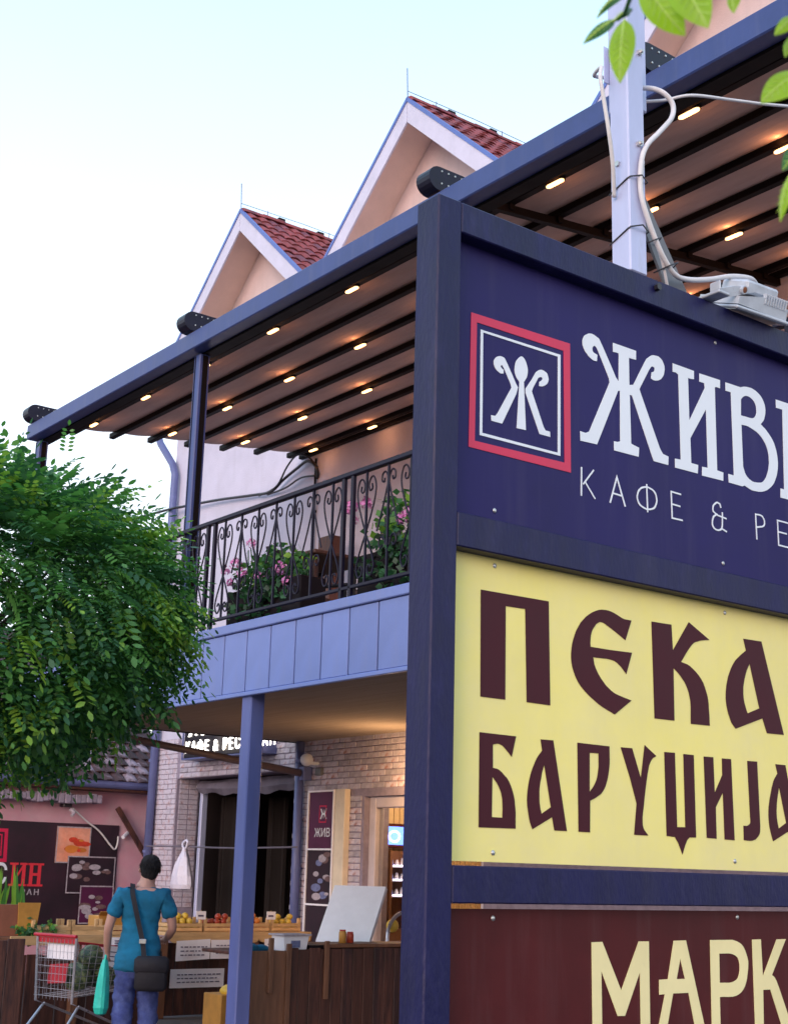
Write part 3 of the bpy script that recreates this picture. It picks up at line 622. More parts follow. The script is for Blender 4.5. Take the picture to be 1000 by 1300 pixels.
LETTERS = [
 ('logo', 'red_frame', [[[2805,3473],[3265,3481],[3265,3006],[2801,3002]],[[2831,3444],[3233,3446],[3235,3036],[2827,3028]]]),
 ('logo', 'white_frame', [[[2848,3423],[3218,3427],[3215,3056],[2848,3052]],[[2859,3415],[3205,3417],[3203,3065],[2859,3062]]]),
 ('logo', 'left_arm', [[[2951,3291],[2948,3291],[2945,3290],[2940,3289],[2936,3289],[2931,3291],[2927,3293],[2922,3295],[2918,3298],[2914,3302],[2911,3307],[2908,3312],[2907,3317],[2907,3321],[2907,3326],[2909,3331],[2912,3335],[2915,3339],[2919,3343],[2924,3346],[2929,3348],[2935,3350],[2942,3351],[2948,3350],[2954,3349],[2957,3346],[2960,3343],[2963,3338],[2969,3330],[2978,3316],[2990,3298],[3001,3280],[3009,3268],[3017,3258],[3009,3232],[2946,3113],[2899,3113],[2897,3132],[2915,3133],[2925,3144],[2988,3251],[2984,3262],[2951,3314],[2949,3315],[2948,3317],[2945,3320],[2944,3320],[2941,3319],[2939,3317],[2938,3315],[2938,3313],[2940,3311],[2944,3308],[2948,3306],[2951,3305]]]),
 ('logo', 'spoon', [[[3031,3374],[3037,3374],[3042,3372],[3047,3368],[3051,3363],[3055,3356],[3058,3348],[3061,3340],[3062,3332],[3062,3325],[3061,3319],[3060,3312],[3058,3306],[3055,3300],[3051,3294],[3047,3288],[3044,3284],[3054,3114],[3012,3112],[3024,3279],[3021,3282],[3017,3285],[3012,3290],[3009,3294],[3006,3300],[3003,3306],[3002,3312],[3001,3319],[3002,3326],[3003,3334],[3005,3342],[3008,3350],[3013,3357],[3019,3364],[3025,3370]]]),
 ('logo', 'right_arm', [[[3115,3287],[3117,3287],[3121,3287],[3125,3288],[3130,3289],[3135,3291],[3140,3294],[3145,3297],[3150,3301],[3154,3305],[3157,3311],[3159,3316],[3160,3322],[3159,3328],[3157,3334],[3154,3340],[3150,3344],[3144,3346],[3137,3348],[3130,3349],[3123,3348],[3118,3346],[3112,3343],[3107,3339],[3101,3334],[3096,3327],[3091,3319],[3086,3311],[3083,3305],[3052,3262],[3052,3247],[3117,3114],[3167,3114],[3166,3133],[3145,3133],[3136,3144],[3081,3259],[3086,3272],[3111,3315],[3113,3316],[3117,3319],[3121,3321],[3125,3322],[3127,3321],[3130,3320],[3131,3317],[3131,3315],[3128,3311],[3124,3307],[3119,3304],[3116,3301]]]),
 ('name', 'Zh', [[[3399,3449],[3395,3449],[3389,3448],[3382,3448],[3375,3450],[3367,3453],[3357,3458],[3349,3465],[3341,3471],[3336,3478],[3331,3486],[3328,3494],[3327,3502],[3327,3509],[3329,3517],[3332,3523],[3336,3530],[3342,3535],[3350,3540],[3359,3545],[3367,3547],[3375,3548],[3384,3547],[3393,3545],[3401,3542],[3406,3541],[3409,3540],[3414,3536],[3422,3524],[3438,3501],[3460,3467],[3481,3435],[3495,3412],[3510,3399],[3513,3508],[3503,3509],[3483,3507],[3483,3542],[3605,3542],[3604,3507],[3583,3505],[3566,3505],[3566,3399],[3587,3405],[3600,3426],[3618,3456],[3637,3487],[3651,3510],[3659,3522],[3662,3526],[3664,3528],[3669,3531],[3675,3536],[3682,3541],[3690,3546],[3699,3549],[3708,3550],[3718,3551],[3727,3551],[3735,3548],[3743,3544],[3749,3538],[3754,3530],[3758,3523],[3759,3515],[3759,3506],[3757,3497],[3755,3488],[3751,3480],[3745,3472],[3739,3465],[3732,3460],[3725,3456],[3717,3453],[3709,3451],[3702,3450],[3696,3450],[3691,3451],[3686,3453],[3683,3454],[3688,3479],[3691,3480],[3695,3481],[3698,3483],[3701,3486],[3703,3489],[3704,3493],[3705,3497],[3704,3500],[3701,3501],[3697,3503],[3692,3503],[3687,3501],[3683,3497],[3678,3490],[3673,3484],[3670,3479],[3619,3396],[3628,3377],[3723,3190],[3739,3172],[3769,3168],[3766,3135],[3689,3134],[3680,3151],[3579,3361],[3567,3362],[3570,3176],[3584,3173],[3611,3169],[3608,3134],[3481,3132],[3481,3166],[3499,3167],[3513,3173],[3516,3364],[3507,3364],[3395,3136],[3313,3132],[3312,3167],[3338,3166],[3356,3175],[3463,3384],[3460,3399],[3406,3490],[3404,3493],[3401,3497],[3398,3501],[3395,3503],[3392,3505],[3389,3505],[3386,3505],[3383,3503],[3381,3501],[3379,3498],[3377,3495],[3377,3492],[3377,3488],[3377,3485],[3379,3482],[3381,3479],[3386,3477],[3392,3476],[3398,3475],[3402,3474]]]),
 ('name', 'I', [[[3806,3544],[3926,3543],[3925,3509],[3904,3506],[3891,3506],[3891,3335],[3987,3489],[3984,3508],[3956,3507],[3958,3541],[4079,3543],[4077,3509],[4055,3509],[4046,3505],[4043,3170],[4079,3168],[4077,3135],[3955,3132],[3957,3167],[3989,3169],[3990,3404],[3894,3266],[3895,3169],[3934,3169],[3930,3135],[3804,3133],[3805,3168],[3837,3170],[3836,3506],[3822,3511],[3805,3510]]]),
 ('name', 'V', [[[4111,3542],[4203,3543],[4207,3545],[4213,3547],[4220,3550],[4230,3552],[4241,3554],[4255,3555],[4269,3556],[4282,3554],[4295,3551],[4308,3546],[4320,3540],[4330,3533],[4338,3524],[4345,3514],[4350,3503],[4352,3492],[4353,3480],[4351,3467],[4347,3455],[4343,3444],[4338,3435],[4330,3427],[4323,3420],[4319,3416],[4325,3413],[4334,3408],[4345,3403],[4355,3396],[4366,3388],[4378,3378],[4389,3367],[4398,3355],[4405,3340],[4411,3325],[4415,3308],[4417,3293],[4418,3278],[4417,3264],[4415,3250],[4411,3236],[4407,3223],[4401,3210],[4394,3198],[4387,3186],[4378,3176],[4368,3167],[4357,3159],[4346,3151],[4336,3146],[4324,3141],[4313,3137],[4300,3134],[4288,3132],[4274,3131],[4261,3130],[4248,3130],[4236,3132],[4224,3135],[4213,3138],[4205,3141],[4190,3135],[4110,3135],[4109,3169],[4142,3169],[4142,3508],[4111,3507]],[[4202,3492],[4205,3496],[4209,3500],[4214,3505],[4220,3509],[4226,3512],[4234,3515],[4242,3516],[4250,3516],[4258,3515],[4267,3512],[4276,3508],[4283,3504],[4288,3498],[4292,3491],[4295,3484],[4296,3476],[4296,3469],[4296,3461],[4294,3454],[4291,3447],[4287,3442],[4283,3437],[4276,3432],[4267,3429],[4251,3427],[4231,3427],[4211,3426],[4198,3426]],[[4199,3388],[4206,3388],[4216,3389],[4229,3390],[4242,3389],[4257,3386],[4275,3382],[4293,3377],[4308,3370],[4321,3362],[4333,3352],[4343,3341],[4351,3329],[4356,3317],[4360,3304],[4362,3290],[4362,3277],[4362,3263],[4359,3250],[4356,3237],[4351,3224],[4346,3213],[4340,3202],[4333,3193],[4326,3185],[4319,3179],[4312,3175],[4304,3172],[4295,3170],[4285,3168],[4273,3167],[4262,3166],[4251,3167],[4241,3170],[4231,3174],[4222,3179],[4215,3185],[4209,3193],[4205,3203],[4201,3212],[4199,3218]]]),
 ('name', 'stem', [[[4423,3544],[4559,3546],[4556,3507],[4525,3506],[4512,3173],[4554,3172],[4551,3135],[4425,3134],[4428,3172],[4451,3172],[4463,3510],[4423,3509]]]),
 ('small', 'K', [[[3320,3037],[3318,2933],[3312,2933],[3314,3037]],[[3379,3036],[3326,2974],[3322,2978],[3375,3040]],[[3336,2988],[3384,2936],[3380,2932],[3332,2984]]]),
 ('small', 'A', [[[3454,2935],[3493,3044],[3537,2935],[3531,2933],[3493,3026],[3460,2933]],[[3470,2975],[3519,2973],[3519,2967],[3470,2969]]]),
 ('small', 'F', [[[3651,3039],[3653,2934],[3647,2934],[3645,3039]],[[3647,3032],[3655,3031],[3667,3029],[3679,3026],[3689,3021],[3696,3014],[3700,3005],[3702,2996],[3703,2987],[3701,2978],[3698,2970],[3693,2961],[3686,2953],[3677,2949],[3666,2945],[3656,2943],[3650,2941],[3648,2947],[3654,2949],[3664,2951],[3675,2955],[3682,2959],[3687,2965],[3692,2972],[3695,2980],[3697,2987],[3696,2994],[3694,3003],[3690,3010],[3685,3015],[3677,3020],[3665,3023],[3655,3025],[3647,3026]],[[3650,3027],[3643,3024],[3632,3021],[3622,3017],[3614,3012],[3609,3006],[3604,2999],[3601,2990],[3599,2983],[3600,2976],[3603,2968],[3607,2962],[3612,2957],[3620,2953],[3631,2950],[3641,2948],[3649,2947],[3649,2941],[3641,2942],[3629,2944],[3618,2947],[3608,2951],[3601,2958],[3597,2966],[3594,2974],[3593,2983],[3595,2992],[3598,3001],[3603,3010],[3610,3016],[3618,3023],[3630,3027],[3641,3030],[3648,3033]]]),
 ('small', 'E', [[[3833,3032],[3782,3033],[3784,2939],[3838,2940],[3838,2934],[3778,2933],[3776,3039],[3833,3038]],[[3781,2992],[3827,2991],[3827,2985],[3781,2986]]]),
 ('small', 'and', [[[4055,3024],[4054,3026],[4053,3030],[4051,3033],[4050,3035],[4047,3037],[4042,3038],[4038,3039],[4034,3038],[4030,3035],[4025,3031],[4020,3028],[4017,3023],[4015,3018],[4014,3013],[4014,3009],[4016,3005],[4019,3003],[4026,3000],[4033,2998],[4038,2997],[4036,2991],[4031,2992],[4024,2994],[4017,2997],[4010,3001],[4008,3007],[4008,3013],[4009,3020],[4011,3027],[4016,3032],[4021,3037],[4026,3041],[4032,3044],[4038,3045],[4044,3044],[4049,3043],[4054,3041],[4057,3037],[4059,3032],[4060,3028],[4061,3026]],[[4036,2992],[4031,2990],[4026,2987],[4019,2983],[4015,2979],[4012,2973],[4009,2964],[4008,2956],[4009,2950],[4011,2946],[4015,2942],[4019,2939],[4025,2937],[4031,2937],[4038,2937],[4045,2939],[4049,2942],[4053,2944],[4055,2946],[4057,2949],[4059,2956],[4060,2967],[4061,2983],[4062,2998],[4062,3009],[4068,3009],[4068,2998],[4067,2983],[4066,2967],[4065,2954],[4063,2947],[4061,2942],[4057,2938],[4053,2936],[4047,2933],[4038,2931],[4031,2931],[4023,2931],[4017,2933],[4011,2936],[4005,2942],[4003,2948],[4002,2956],[4003,2966],[4006,2975],[4009,2983],[4015,2989],[4022,2993],[4029,2996],[4034,2998]],[[4035,2995],[4088,2990],[4088,2984],[4035,2989]],[[4060,2946],[4088,2939],[4086,2933],[4058,2940]]]),
 ('small', 'R', [[[4267,3040],[4269,2936],[4263,2936],[4261,3040]],[[4263,3039],[4270,3040],[4280,3041],[4290,3041],[4299,3040],[4307,3038],[4312,3032],[4317,3027],[4320,3021],[4320,3014],[4320,3007],[4317,3000],[4311,2994],[4300,2990],[4287,2987],[4275,2984],[4265,2983],[4265,2989],[4273,2990],[4285,2993],[4298,2996],[4307,3000],[4311,3004],[4314,3009],[4314,3014],[4314,3019],[4311,3023],[4308,3028],[4303,3032],[4297,3034],[4290,3035],[4280,3035],[4270,3034],[4263,3033]]]),
 ('small', 'Ye', [[[4464,3033],[4402,3033],[4403,2939],[4460,2939],[4460,2933],[4397,2933],[4396,3039],[4464,3039]],[[4400,2993],[4454,2993],[4454,2987],[4400,2987]]]),
 ('pek', 'P', [[[2860,2537],[3158,2540],[3164,2196],[3060,2197],[3053,2500],[2967,2498],[2967,2196],[2863,2196]]]),
 ('pek', 'Ye', [[[3555,2527],[3523,2454],[3510,2460],[3492,2469],[3472,2478],[3454,2486],[3439,2492],[3425,2498],[3412,2502],[3400,2502],[3390,2498],[3381,2492],[3373,2483],[3366,2475],[3361,2467],[3357,2458],[3354,2449],[3353,2441],[3352,2432],[3351,2424],[3352,2417],[3352,2411],[3445,2411],[3555,2414],[3525,2337],[3518,2343],[3510,2350],[3500,2359],[3490,2365],[3482,2370],[3474,2373],[3465,2376],[3452,2378],[3431,2379],[3405,2378],[3381,2377],[3364,2377],[3366,2371],[3367,2362],[3370,2352],[3375,2342],[3382,2331],[3391,2319],[3401,2308],[3412,2298],[3423,2288],[3436,2280],[3449,2272],[3465,2265],[3485,2260],[3510,2255],[3532,2251],[3548,2248],[3465,2193],[3451,2198],[3432,2204],[3409,2212],[3388,2221],[3367,2232],[3345,2244],[3325,2257],[3307,2271],[3293,2285],[3282,2300],[3274,2315],[3267,2330],[3263,2345],[3261,2361],[3261,2377],[3263,2393],[3266,2410],[3272,2427],[3279,2444],[3287,2460],[3297,2474],[3307,2488],[3320,2500],[3332,2511],[3347,2521],[3362,2530],[3378,2537],[3394,2543],[3409,2546],[3425,2547],[3440,2547],[3455,2545],[3469,2542],[3483,2538],[3497,2533],[3509,2529],[3523,2527],[3536,2527],[3547,2527]]]),
 ('pek', 'K', [[[3658,2537],[3762,2539],[3766,2446],[3856,2560],[3966,2509],[3956,2507],[3942,2505],[3926,2502],[3912,2499],[3901,2495],[3890,2492],[3880,2487],[3868,2478],[3853,2463],[3835,2443],[3819,2423],[3808,2410],[3816,2409],[3828,2407],[3842,2405],[3856,2400],[3871,2392],[3886,2383],[3901,2372],[3914,2360],[3925,2347],[3933,2332],[3940,2316],[3946,2301],[3949,2287],[3951,2272],[3951,2258],[3952,2245],[3953,2231],[3953,2217],[3953,2204],[3954,2196],[3852,2194],[3852,2209],[3853,2231],[3854,2255],[3853,2275],[3849,2291],[3845,2305],[3839,2318],[3832,2329],[3824,2340],[3814,2349],[3805,2358],[3796,2365],[3788,2371],[3779,2377],[3772,2381],[3767,2384],[3765,2198],[3663,2197]]]),
 ('pek', 'A', [[[4161,2537],[4267,2539],[4378,2197],[4278,2195],[4255,2248],[4098,2197],[4093,2201],[4087,2206],[4079,2213],[4073,2221],[4067,2233],[4060,2247],[4055,2262],[4051,2277],[4049,2291],[4048,2305],[4049,2319],[4051,2334],[4054,2350],[4060,2368],[4066,2385],[4074,2400],[4082,2414],[4091,2427],[4101,2439],[4112,2451],[4128,2463],[4146,2476],[4162,2486],[4174,2494]],[[4192,2447],[4239,2284],[4169,2259],[4165,2266],[4160,2278],[4155,2291],[4151,2303],[4149,2316],[4148,2329],[4149,2342],[4150,2356],[4154,2370],[4158,2384],[4164,2398],[4169,2410],[4175,2422],[4182,2432],[4188,2441]]]),
 ('pek', 'B', [[[2861,2085],[3014,2084],[2996,2019],[2990,2024],[2981,2032],[2972,2039],[2963,2046],[2957,2050],[2951,2052],[2946,2054],[2940,2055],[2934,2055],[2926,2053],[2920,2052],[2916,2050],[2917,1979],[2921,1979],[2928,1978],[2936,1977],[2944,1974],[2954,1968],[2964,1960],[2975,1952],[2984,1942],[2991,1931],[2997,1919],[3002,1907],[3006,1895],[3009,1883],[3010,1871],[3012,1859],[3013,1847],[3013,1833],[3013,1819],[3013,1807],[3013,1798],[2861,1796]],[[2915,1952],[2920,1948],[2927,1941],[2935,1933],[2941,1925],[2946,1917],[2951,1908],[2954,1899],[2957,1887],[2958,1873],[2959,1856],[2958,1840],[2958,1829],[2914,1829]]]),
 ('pek', 'A', [[[3121,2083],[3177,2084],[3236,1799],[3181,1799],[3171,1840],[3085,1799],[3083,1804],[3079,1811],[3075,1820],[3072,1830],[3069,1842],[3066,1857],[3063,1872],[3062,1888],[3063,1904],[3065,1920],[3068,1936],[3072,1952],[3077,1968],[3084,1985],[3092,2000],[3099,2013],[3107,2025],[3115,2034],[3123,2042],[3128,2048]],[[3137,2003],[3166,1871],[3124,1848],[3123,1854],[3120,1861],[3118,1871],[3116,1881],[3115,1892],[3115,1905],[3115,1918],[3116,1930],[3118,1942],[3121,1954],[3124,1965],[3126,1975],[3129,1984],[3132,1992],[3135,1999]]]),
 ('pek', 'R', [[[3287,2085],[3437,2084],[3437,2073],[3437,2056],[3437,2038],[3436,2021],[3433,2005],[3430,1990],[3426,1976],[3421,1963],[3416,1952],[3410,1942],[3403,1934],[3394,1925],[3382,1918],[3367,1910],[3352,1904],[3343,1900],[3341,1799],[3289,1799]],[[3343,2056],[3385,2057],[3385,2047],[3385,2032],[3385,2016],[3383,2002],[3381,1990],[3378,1979],[3374,1969],[3369,1960],[3362,1950],[3354,1941],[3346,1933],[3341,1928]]]),
 ('pek', 'U', [[[3547,2086],[3588,1987],[3610,2101],[3667,2068],[3660,2064],[3650,2060],[3640,2050],[3630,2034],[3621,2004],[3612,1965],[3604,1925],[3599,1895],[3595,1876],[3593,1864],[3592,1856],[3592,1847],[3592,1839],[3592,1833],[3594,1827],[3596,1822],[3601,1815],[3608,1809],[3615,1803],[3619,1799],[3550,1799],[3565,1903],[3535,1985],[3492,2085]]]),
 ('pek', 'Dzh', [[[3709,2085],[3763,2086],[3765,1833],[3808,1834],[3808,2085],[3862,2085],[3862,1801],[3827,1800],[3824,1797],[3819,1794],[3814,1789],[3810,1782],[3804,1773],[3798,1761],[3793,1750],[3789,1742],[3786,1748],[3782,1756],[3777,1765],[3773,1773],[3768,1781],[3762,1788],[3757,1794],[3754,1799],[3711,1801]]]),
 ('pek', 'I', [[[3916,2084],[3967,2085],[3969,1959],[4014,2025],[4015,2084],[4065,2085],[4069,1799],[4015,1800],[4014,1964],[3972,1910],[3971,1801],[3919,1802]]]),
 ('pek', 'J', [[[4157,2085],[4213,2086],[4216,1852],[4215,1848],[4215,1842],[4214,1835],[4212,1829],[4209,1824],[4205,1820],[4201,1816],[4195,1812],[4190,1808],[4184,1805],[4176,1803],[4168,1801],[4156,1800],[4143,1800],[4130,1801],[4121,1801],[4122,1852],[4126,1852],[4132,1852],[4139,1852],[4145,1853],[4149,1855],[4154,1857],[4158,1860],[4161,1863],[4162,1868],[4162,1874],[4162,1879],[4161,1883]]]),
 ('pek', 'A', [[[4320,2084],[4379,2084],[4443,1801],[4387,1803],[4378,1841],[4288,1803],[4284,1812],[4279,1825],[4274,1840],[4270,1854],[4268,1868],[4267,1882],[4267,1896],[4268,1910],[4270,1925],[4274,1939],[4278,1954],[4283,1968],[4288,1982],[4293,1996],[4299,2009],[4305,2021],[4311,2030],[4319,2038],[4325,2045],[4330,2050]],[[4336,2002],[4369,1872],[4322,1849],[4321,1856],[4318,1866],[4316,1878],[4314,1890],[4314,1901],[4314,1914],[4316,1927],[4318,1941],[4322,1957],[4327,1975],[4332,1991]]]),
 ('mark', 'M', [[[3343,1456],[3392,1457],[3476,1306],[3562,1457],[3611,1457],[3609,1113],[3565,1116],[3565,1361],[3492,1228],[3458,1229],[3386,1368],[3387,1125],[3344,1127]]]),
 ('mark', 'A', [[[3733,1458],[3795,1459],[3903,1098],[3849,1101],[3801,1290],[3724,1290],[3668,1110],[3623,1113],[3684,1289],[3656,1288],[3657,1335],[3700,1336]],[[3764,1400],[3785,1335],[3743,1335]]]),
 ('mark', 'R', [[[3919,1459],[4038,1459],[4048,1457],[4061,1454],[4075,1449],[4087,1443],[4097,1434],[4105,1422],[4111,1410],[4116,1398],[4119,1388],[4119,1378],[4118,1368],[4116,1357],[4113,1344],[4109,1329],[4103,1315],[4096,1303],[4087,1293],[4077,1285],[4065,1279],[4050,1274],[4029,1271],[4002,1271],[3978,1272],[3961,1272],[3959,1096],[3914,1098]],[[3965,1414],[3976,1414],[3992,1414],[4010,1414],[4025,1413],[4037,1411],[4047,1408],[4056,1404],[4063,1399],[4067,1392],[4070,1383],[4072,1374],[4072,1365],[4071,1356],[4068,1347],[4064,1338],[4059,1331],[4052,1326],[4045,1323],[4036,1320],[4025,1318],[4010,1317],[3992,1318],[3975,1318],[3963,1318]]]),
 ('mark', 'K', [[[4145,1459],[4194,1460],[4197,1334],[4283,1459],[4336,1460],[4248,1337],[4251,1336],[4256,1334],[4263,1329],[4273,1316],[4287,1290],[4305,1253],[4322,1218],[4334,1193],[4389,1074],[4331,1077],[4236,1289],[4196,1289],[4188,1084],[4144,1086]]]),
]

# ------------------------------------------------------------------ roadside sign
sg = thing('roadside_sign', (2.66, 3.29, 0), 'tall dark framed sign board with navy, yellow and maroon lettered panels', 'sign')
FV = 3.23
ZT = 3.826
MB().cbox((2.612, FV, .0), (2.713, 3.345, ZT), .005).build('post', M_FRAME, sg)
MB().cbox((5.40, FV, .0), (5.50, 3.345, ZT), .005).build('post', M_FRAME, sg)
for z0, z1 in ((3.716, ZT - .001), (2.648, 2.760), (1.572, 1.681), (.62, .73)):
    MB().cbox((2.7135, FV + .001, z0), (5.3995, 3.343, z1), .004).build('rail', M_FRAME, sg)
PV = 3.2875
MB().box((2.7135, PV, 2.70), (5.3995, PV + .004, 3.7155)).build('navy_panel', M_NAVY, sg)
MB().box((2.7155, PV, 1.694), (5.3975, PV + .004, 2.66)).build('yellow_panel', M_YELLOW, sg)
MB().box((2.7155, PV, .70), (5.3975, PV + .004, 1.556)).build('maroon_panel', M_MAROON, sg)
def on_sign(x, z, d): return (x, 3.2862 - d, z)
for panel, nm, loops in LETTERS:
    L_ = [[(x / 1000, z / 1000) for x, z in lp] for lp in loops]
    m = {'logo': M_LWHITE, 'name': M_LWHITE, 'small': M_LWHITE, 'pek': M_LBROWN, 'mark': M_LYELLOW}[panel]
    if nm == 'red_frame': m = M_LRED
    flat_shape('emblem' if panel == 'logo' else 'letter', L_, m, on_sign, .0016, sg, split=(panel == 'small'))
for x, z in ((2916, 2808), (4059, 3693), (4060, 2810), (2918, 2624), (4059, 2622), (2920, 1722), (4067, 1726), (2922, 1529), (4069, 1535), (5.2e3, 3693), (5.2e3, 2810), (5.2e3, 2624), (5.2e3, 1722), (5.2e3, 1529)):
    MB().ball((x/1000, PV - .001, z/1000), .0085, 10, 6, (1, .5, 1)).build('screw', M_SCREW, sg, True)

mast = thing('bracket_mast', (3.57, 3.28, ZT), 'pale galvanised square mast of two bolted tubes on the sign top', 'mast')
MB().cbox((3.529, 3.235, ZT), (3.622, 3.330, 4.80), .006).build('lower_tube', M_GALV, mast)
MB().cbox((3.640, 3.334, 4.60), (3.752, 3.44, 5.9), .006).build('upper_tube', M_GALV, mast)
MB().cbox((3.505, 3.331, 4.64), (3.64, 3.336, 4.80), .002).build('joint_plate', M_GALV, mast)
for x, y, z, d in ((3.60, 3.233, 4.76, 1), (3.585, 3.233, 4.36, 1), (3.527, 3.29, 4.28, 0)):
    bo = MB()
    if d: bo.tube([(x, y + .002, z), (x, y - .010, z)], .013, 6).tube([(x, y - .010, z), (x, y - .020, z)], .007, 6)
    else: bo.tube([(x + .002, y, z), (x - .006, y, z)], .012, 6)
    bo.build('bolt', M_SCREW, mast)
MB().tube([(3.66, FV - .001, 3.79), (3.66, FV - .018, 3.79)], .014, 6).build('frame_bolt', M_BLACK, sg)
br = MB(); br.prism([(3.625, 3.29, 4.14), (3.80, 3.29, ZT), (3.93, 3.29, ZT), (3.66, 3.29, 4.22), (3.625, 3.29, 4.22)], (0, .012, 0))
brace = br.build('brace_plate', M_PLATE, mast)
def cable(name, pts, r, m, label, group=None):
    o = MB().tube(smooth_pts(pts, 6), r, 7).build(name, m, None, True)
    return tag(o, label, 'cable', group)
cable('cable', [(3.60, 3.42, 4.74), (3.50, 3.38, 4.69), (3.415, 3.26, 4.635), (3.378, 3.23, 4.56), (3.398, 3.23, 4.46), (3.424, 3.235, 4.36), (3.47, 3.26, 4.25), (3.518, 3.30, 4.14)], .008, M_CABLE, 'white cable looping off the left side of the mast')
cable('cable', [(3.70, 3.33, 4.69), (3.73, 3.28, 4.675), (3.762, 3.25, 4.65), (3.795, 3.24, 4.61), (3.772, 3.23, 4.54), (3.692, 3.225, 4.445), (3.618, 3.222, 4.362), (3.585, 3.222, 4.28), (3.578, 3.222, 4.16), (3.612, 3.222, 4.06), (3.692, 3.23, 3.945), (3.775, 3.24, 3.885), (3.86, 3.25, 3.89), (4.0, 3.26, 3.935), (4.17, 3.28, 4.005), (4.34, 3.31, 4.05), (4.43, 3.37, 4.04), (4.41, 3.42, 4.0)], .0105, M_CABLE, 'thick white cable curling down the mast to the floodlight')
cable('cable', [(3.60, 3.226, 4.29), (3.587, 3.224, 4.16), (3.62, 3.226, 4.04), (3.70, 3.24, 3.94), (3.77, 3.27, 3.84), (3.80, 3.30, 3.83)], .006, M_CABLE, 'thin white cable dropping behind the brace plate to the sign frame')
cable('cable', [(3.70, 3.40, 4.66), (3.80, 3.30, 4.66), (3.90, 3.23, 4.69), (4.16, 3.23, 4.77), (4.46, 3.23, 4.862), (5.2, 3.3, 5.15), (6.0, 3.4, 5.5)], .0065, M_CABLE, 'taut grey white cable running right from the mast')
for z, z2 in ((4.20, 4.25), (3.995, 4.05)):
    e = MB().tube([(3.527, 3.335, z - .035), (3.526, 3.24, z), (3.53, 3.231, z + .005), (3.575, 3.212, z + .018), (3.624, 3.228, z + .01), (3.625, 3.30, z)], .0032, 5)
    tag(e.build('cable_tie', M_BLACK), 'black cable tie round the mast, %s of two' % ('upper' if z > 4.1 else 'lower'), 'cable tie', 'cable ties round the mast')
for q, (x, z) in enumerate(((3.66, 3.99), (3.75, 3.915))):
    e = MB().tube([(x - .04, 3.285, z - .03), (x - .02, 3.218, z - .016), (x + .02, 3.216, z + .006), (x + .045, 3.25, z + .014), (x + .07, 3.288, z + .02)], .003, 5)
    tag(e.build('cable_tie', M_BLACK), 'black tie holding white cable to the grey brace plate, %s one' % ('higher', 'lower')[q], 'cable tie', 'cable ties on the brace plate')

fl = thing('floodlight', (4.15, 3.3, ZT), 'grey finned floodlight tilted on the top rail of the sign', 'floodlight')
# housing seen from the back: a flat tapered box with a raised gear box and cooling fins, tipped forward over the sign face
MT = Matrix.Translation((4.20, 3.27, 3.90)) @ Matrix.Scale(.86, 4) @ Matrix.Rotation(math.radians(20), 4, 'X') @ Matrix.Rotation(math.radians(-2), 4, 'Y')
def tf(mb): mb.v = [tuple(MT @ Vector(p)) for p in mb.v]; return mb
h = MB(); h.prism([(-.14, -.12, -.035), (.20, -.12, -.045), (.20, -.12, .012), (.02, -.12, .03), (-.14, -.12, 0)], (0, .24, 0))
tf(h).build('housing', M_FLOOD, fl)
h = MB().cbox((-.06, -.075, .036), (.17, .085, .096), .012); tf(h).build('gear_box', M_FLOOD, fl)
h = MB()
for k in range(9): h.box((.03 + .018*k, -.125, .002), (.036 + .018*k, -.105, .05))
tf(h).build('cooling_fin', M_FLOOD, fl)
h = MB().cbox((-.16, -.135, -.06), (.215, .13, -.043), .006); tf(h).build('front_rim', M_FLOOD, fl)
h = MB().box((-.15, -.12, -.0625), (.2, .12, -.0605)); tf(h).build('lamp_glass', M_SCREW, fl)
h = MB().prism([(-.27, -.10, -.05), (-.10, -.10, .015), (-.02, -.10, .045), (-.04, -.10, .06), (-.16, -.10, .04), (-.275, -.10, .0)], (0, .012, 0)).tube([(-.11, -.115, .033), (-.11, -.085, .033)], .020, 8)
tf(h).build('bracket', M_FLOOD, fl)
MB().cbox((3.925, 3.15, ZT), (3.99, 3.30, ZT + .012), .003).cbox((3.93, 3.15, ZT + .012), (3.94, 3.20, ZT + .05), .003).build('foot', M_FLOOD, fl)
for bx_, bz_, rr_ in ((-.11, .033, .016), (-.235, -.02, .010)): tf(MB().ball((bx_, -.112, bz_), rr_, 8, 6, (1, .5, 1))).build('bolt', M_RUST, fl)
jb = thing('junction_box', (4.5, 3.34, ZT), 'brown junction box beside the floodlight on the sign top', 'junction box')
MB().cbox((4.37, 3.36, ZT), (4.53, 3.48, 3.99), .008).build('box', M_WOODM, jb)
MB().tube([(4.45, 3.40, 3.99), (4.46, 3.38, 4.04), (4.44, 3.36, 4.06)], .010, 6).build('gland', M_BLACK, jb)

# ------------------------------------------------------------------ things on the terrace
def leaf_clump(name, mats, parent, centre, rad, n, size, flat=1.0):
    mb = MB()
    for i in range(n):
        d = Vector((R.gauss(0, 1), R.gauss(0, 1), R.gauss(0, 1))).normalized() * (R.random() ** .45)
        p = Vector(centre) + Vector((d.x * rad[0], d.y * rad[1], d.z * rad[2]))
        a = Vector((R.gauss(0, 1), R.gauss(0, 1), R.gauss(0, .6) - .3)).normalized() * size * R.uniform(.7, 1.3)
        b = a.cross(Vector((R.gauss(0, 1), R.gauss(0, 1), R.gauss(0, 1)))).normalized() * size * .42
        mb.cur = R.choices(range(len(mats)), [3, 2, 1][:len(mats)])[0]
        mb.add([p, p + a*.45 + b, p + a, p + a*.45 - b], [(0, 1, 2), (0, 2, 3)])
    return mb.build(name, mats, parent)
M_TRAIL = mat('trailing_leaf_dark', (0.018, 0.045, 0.022), .6, 0, .3, 5)
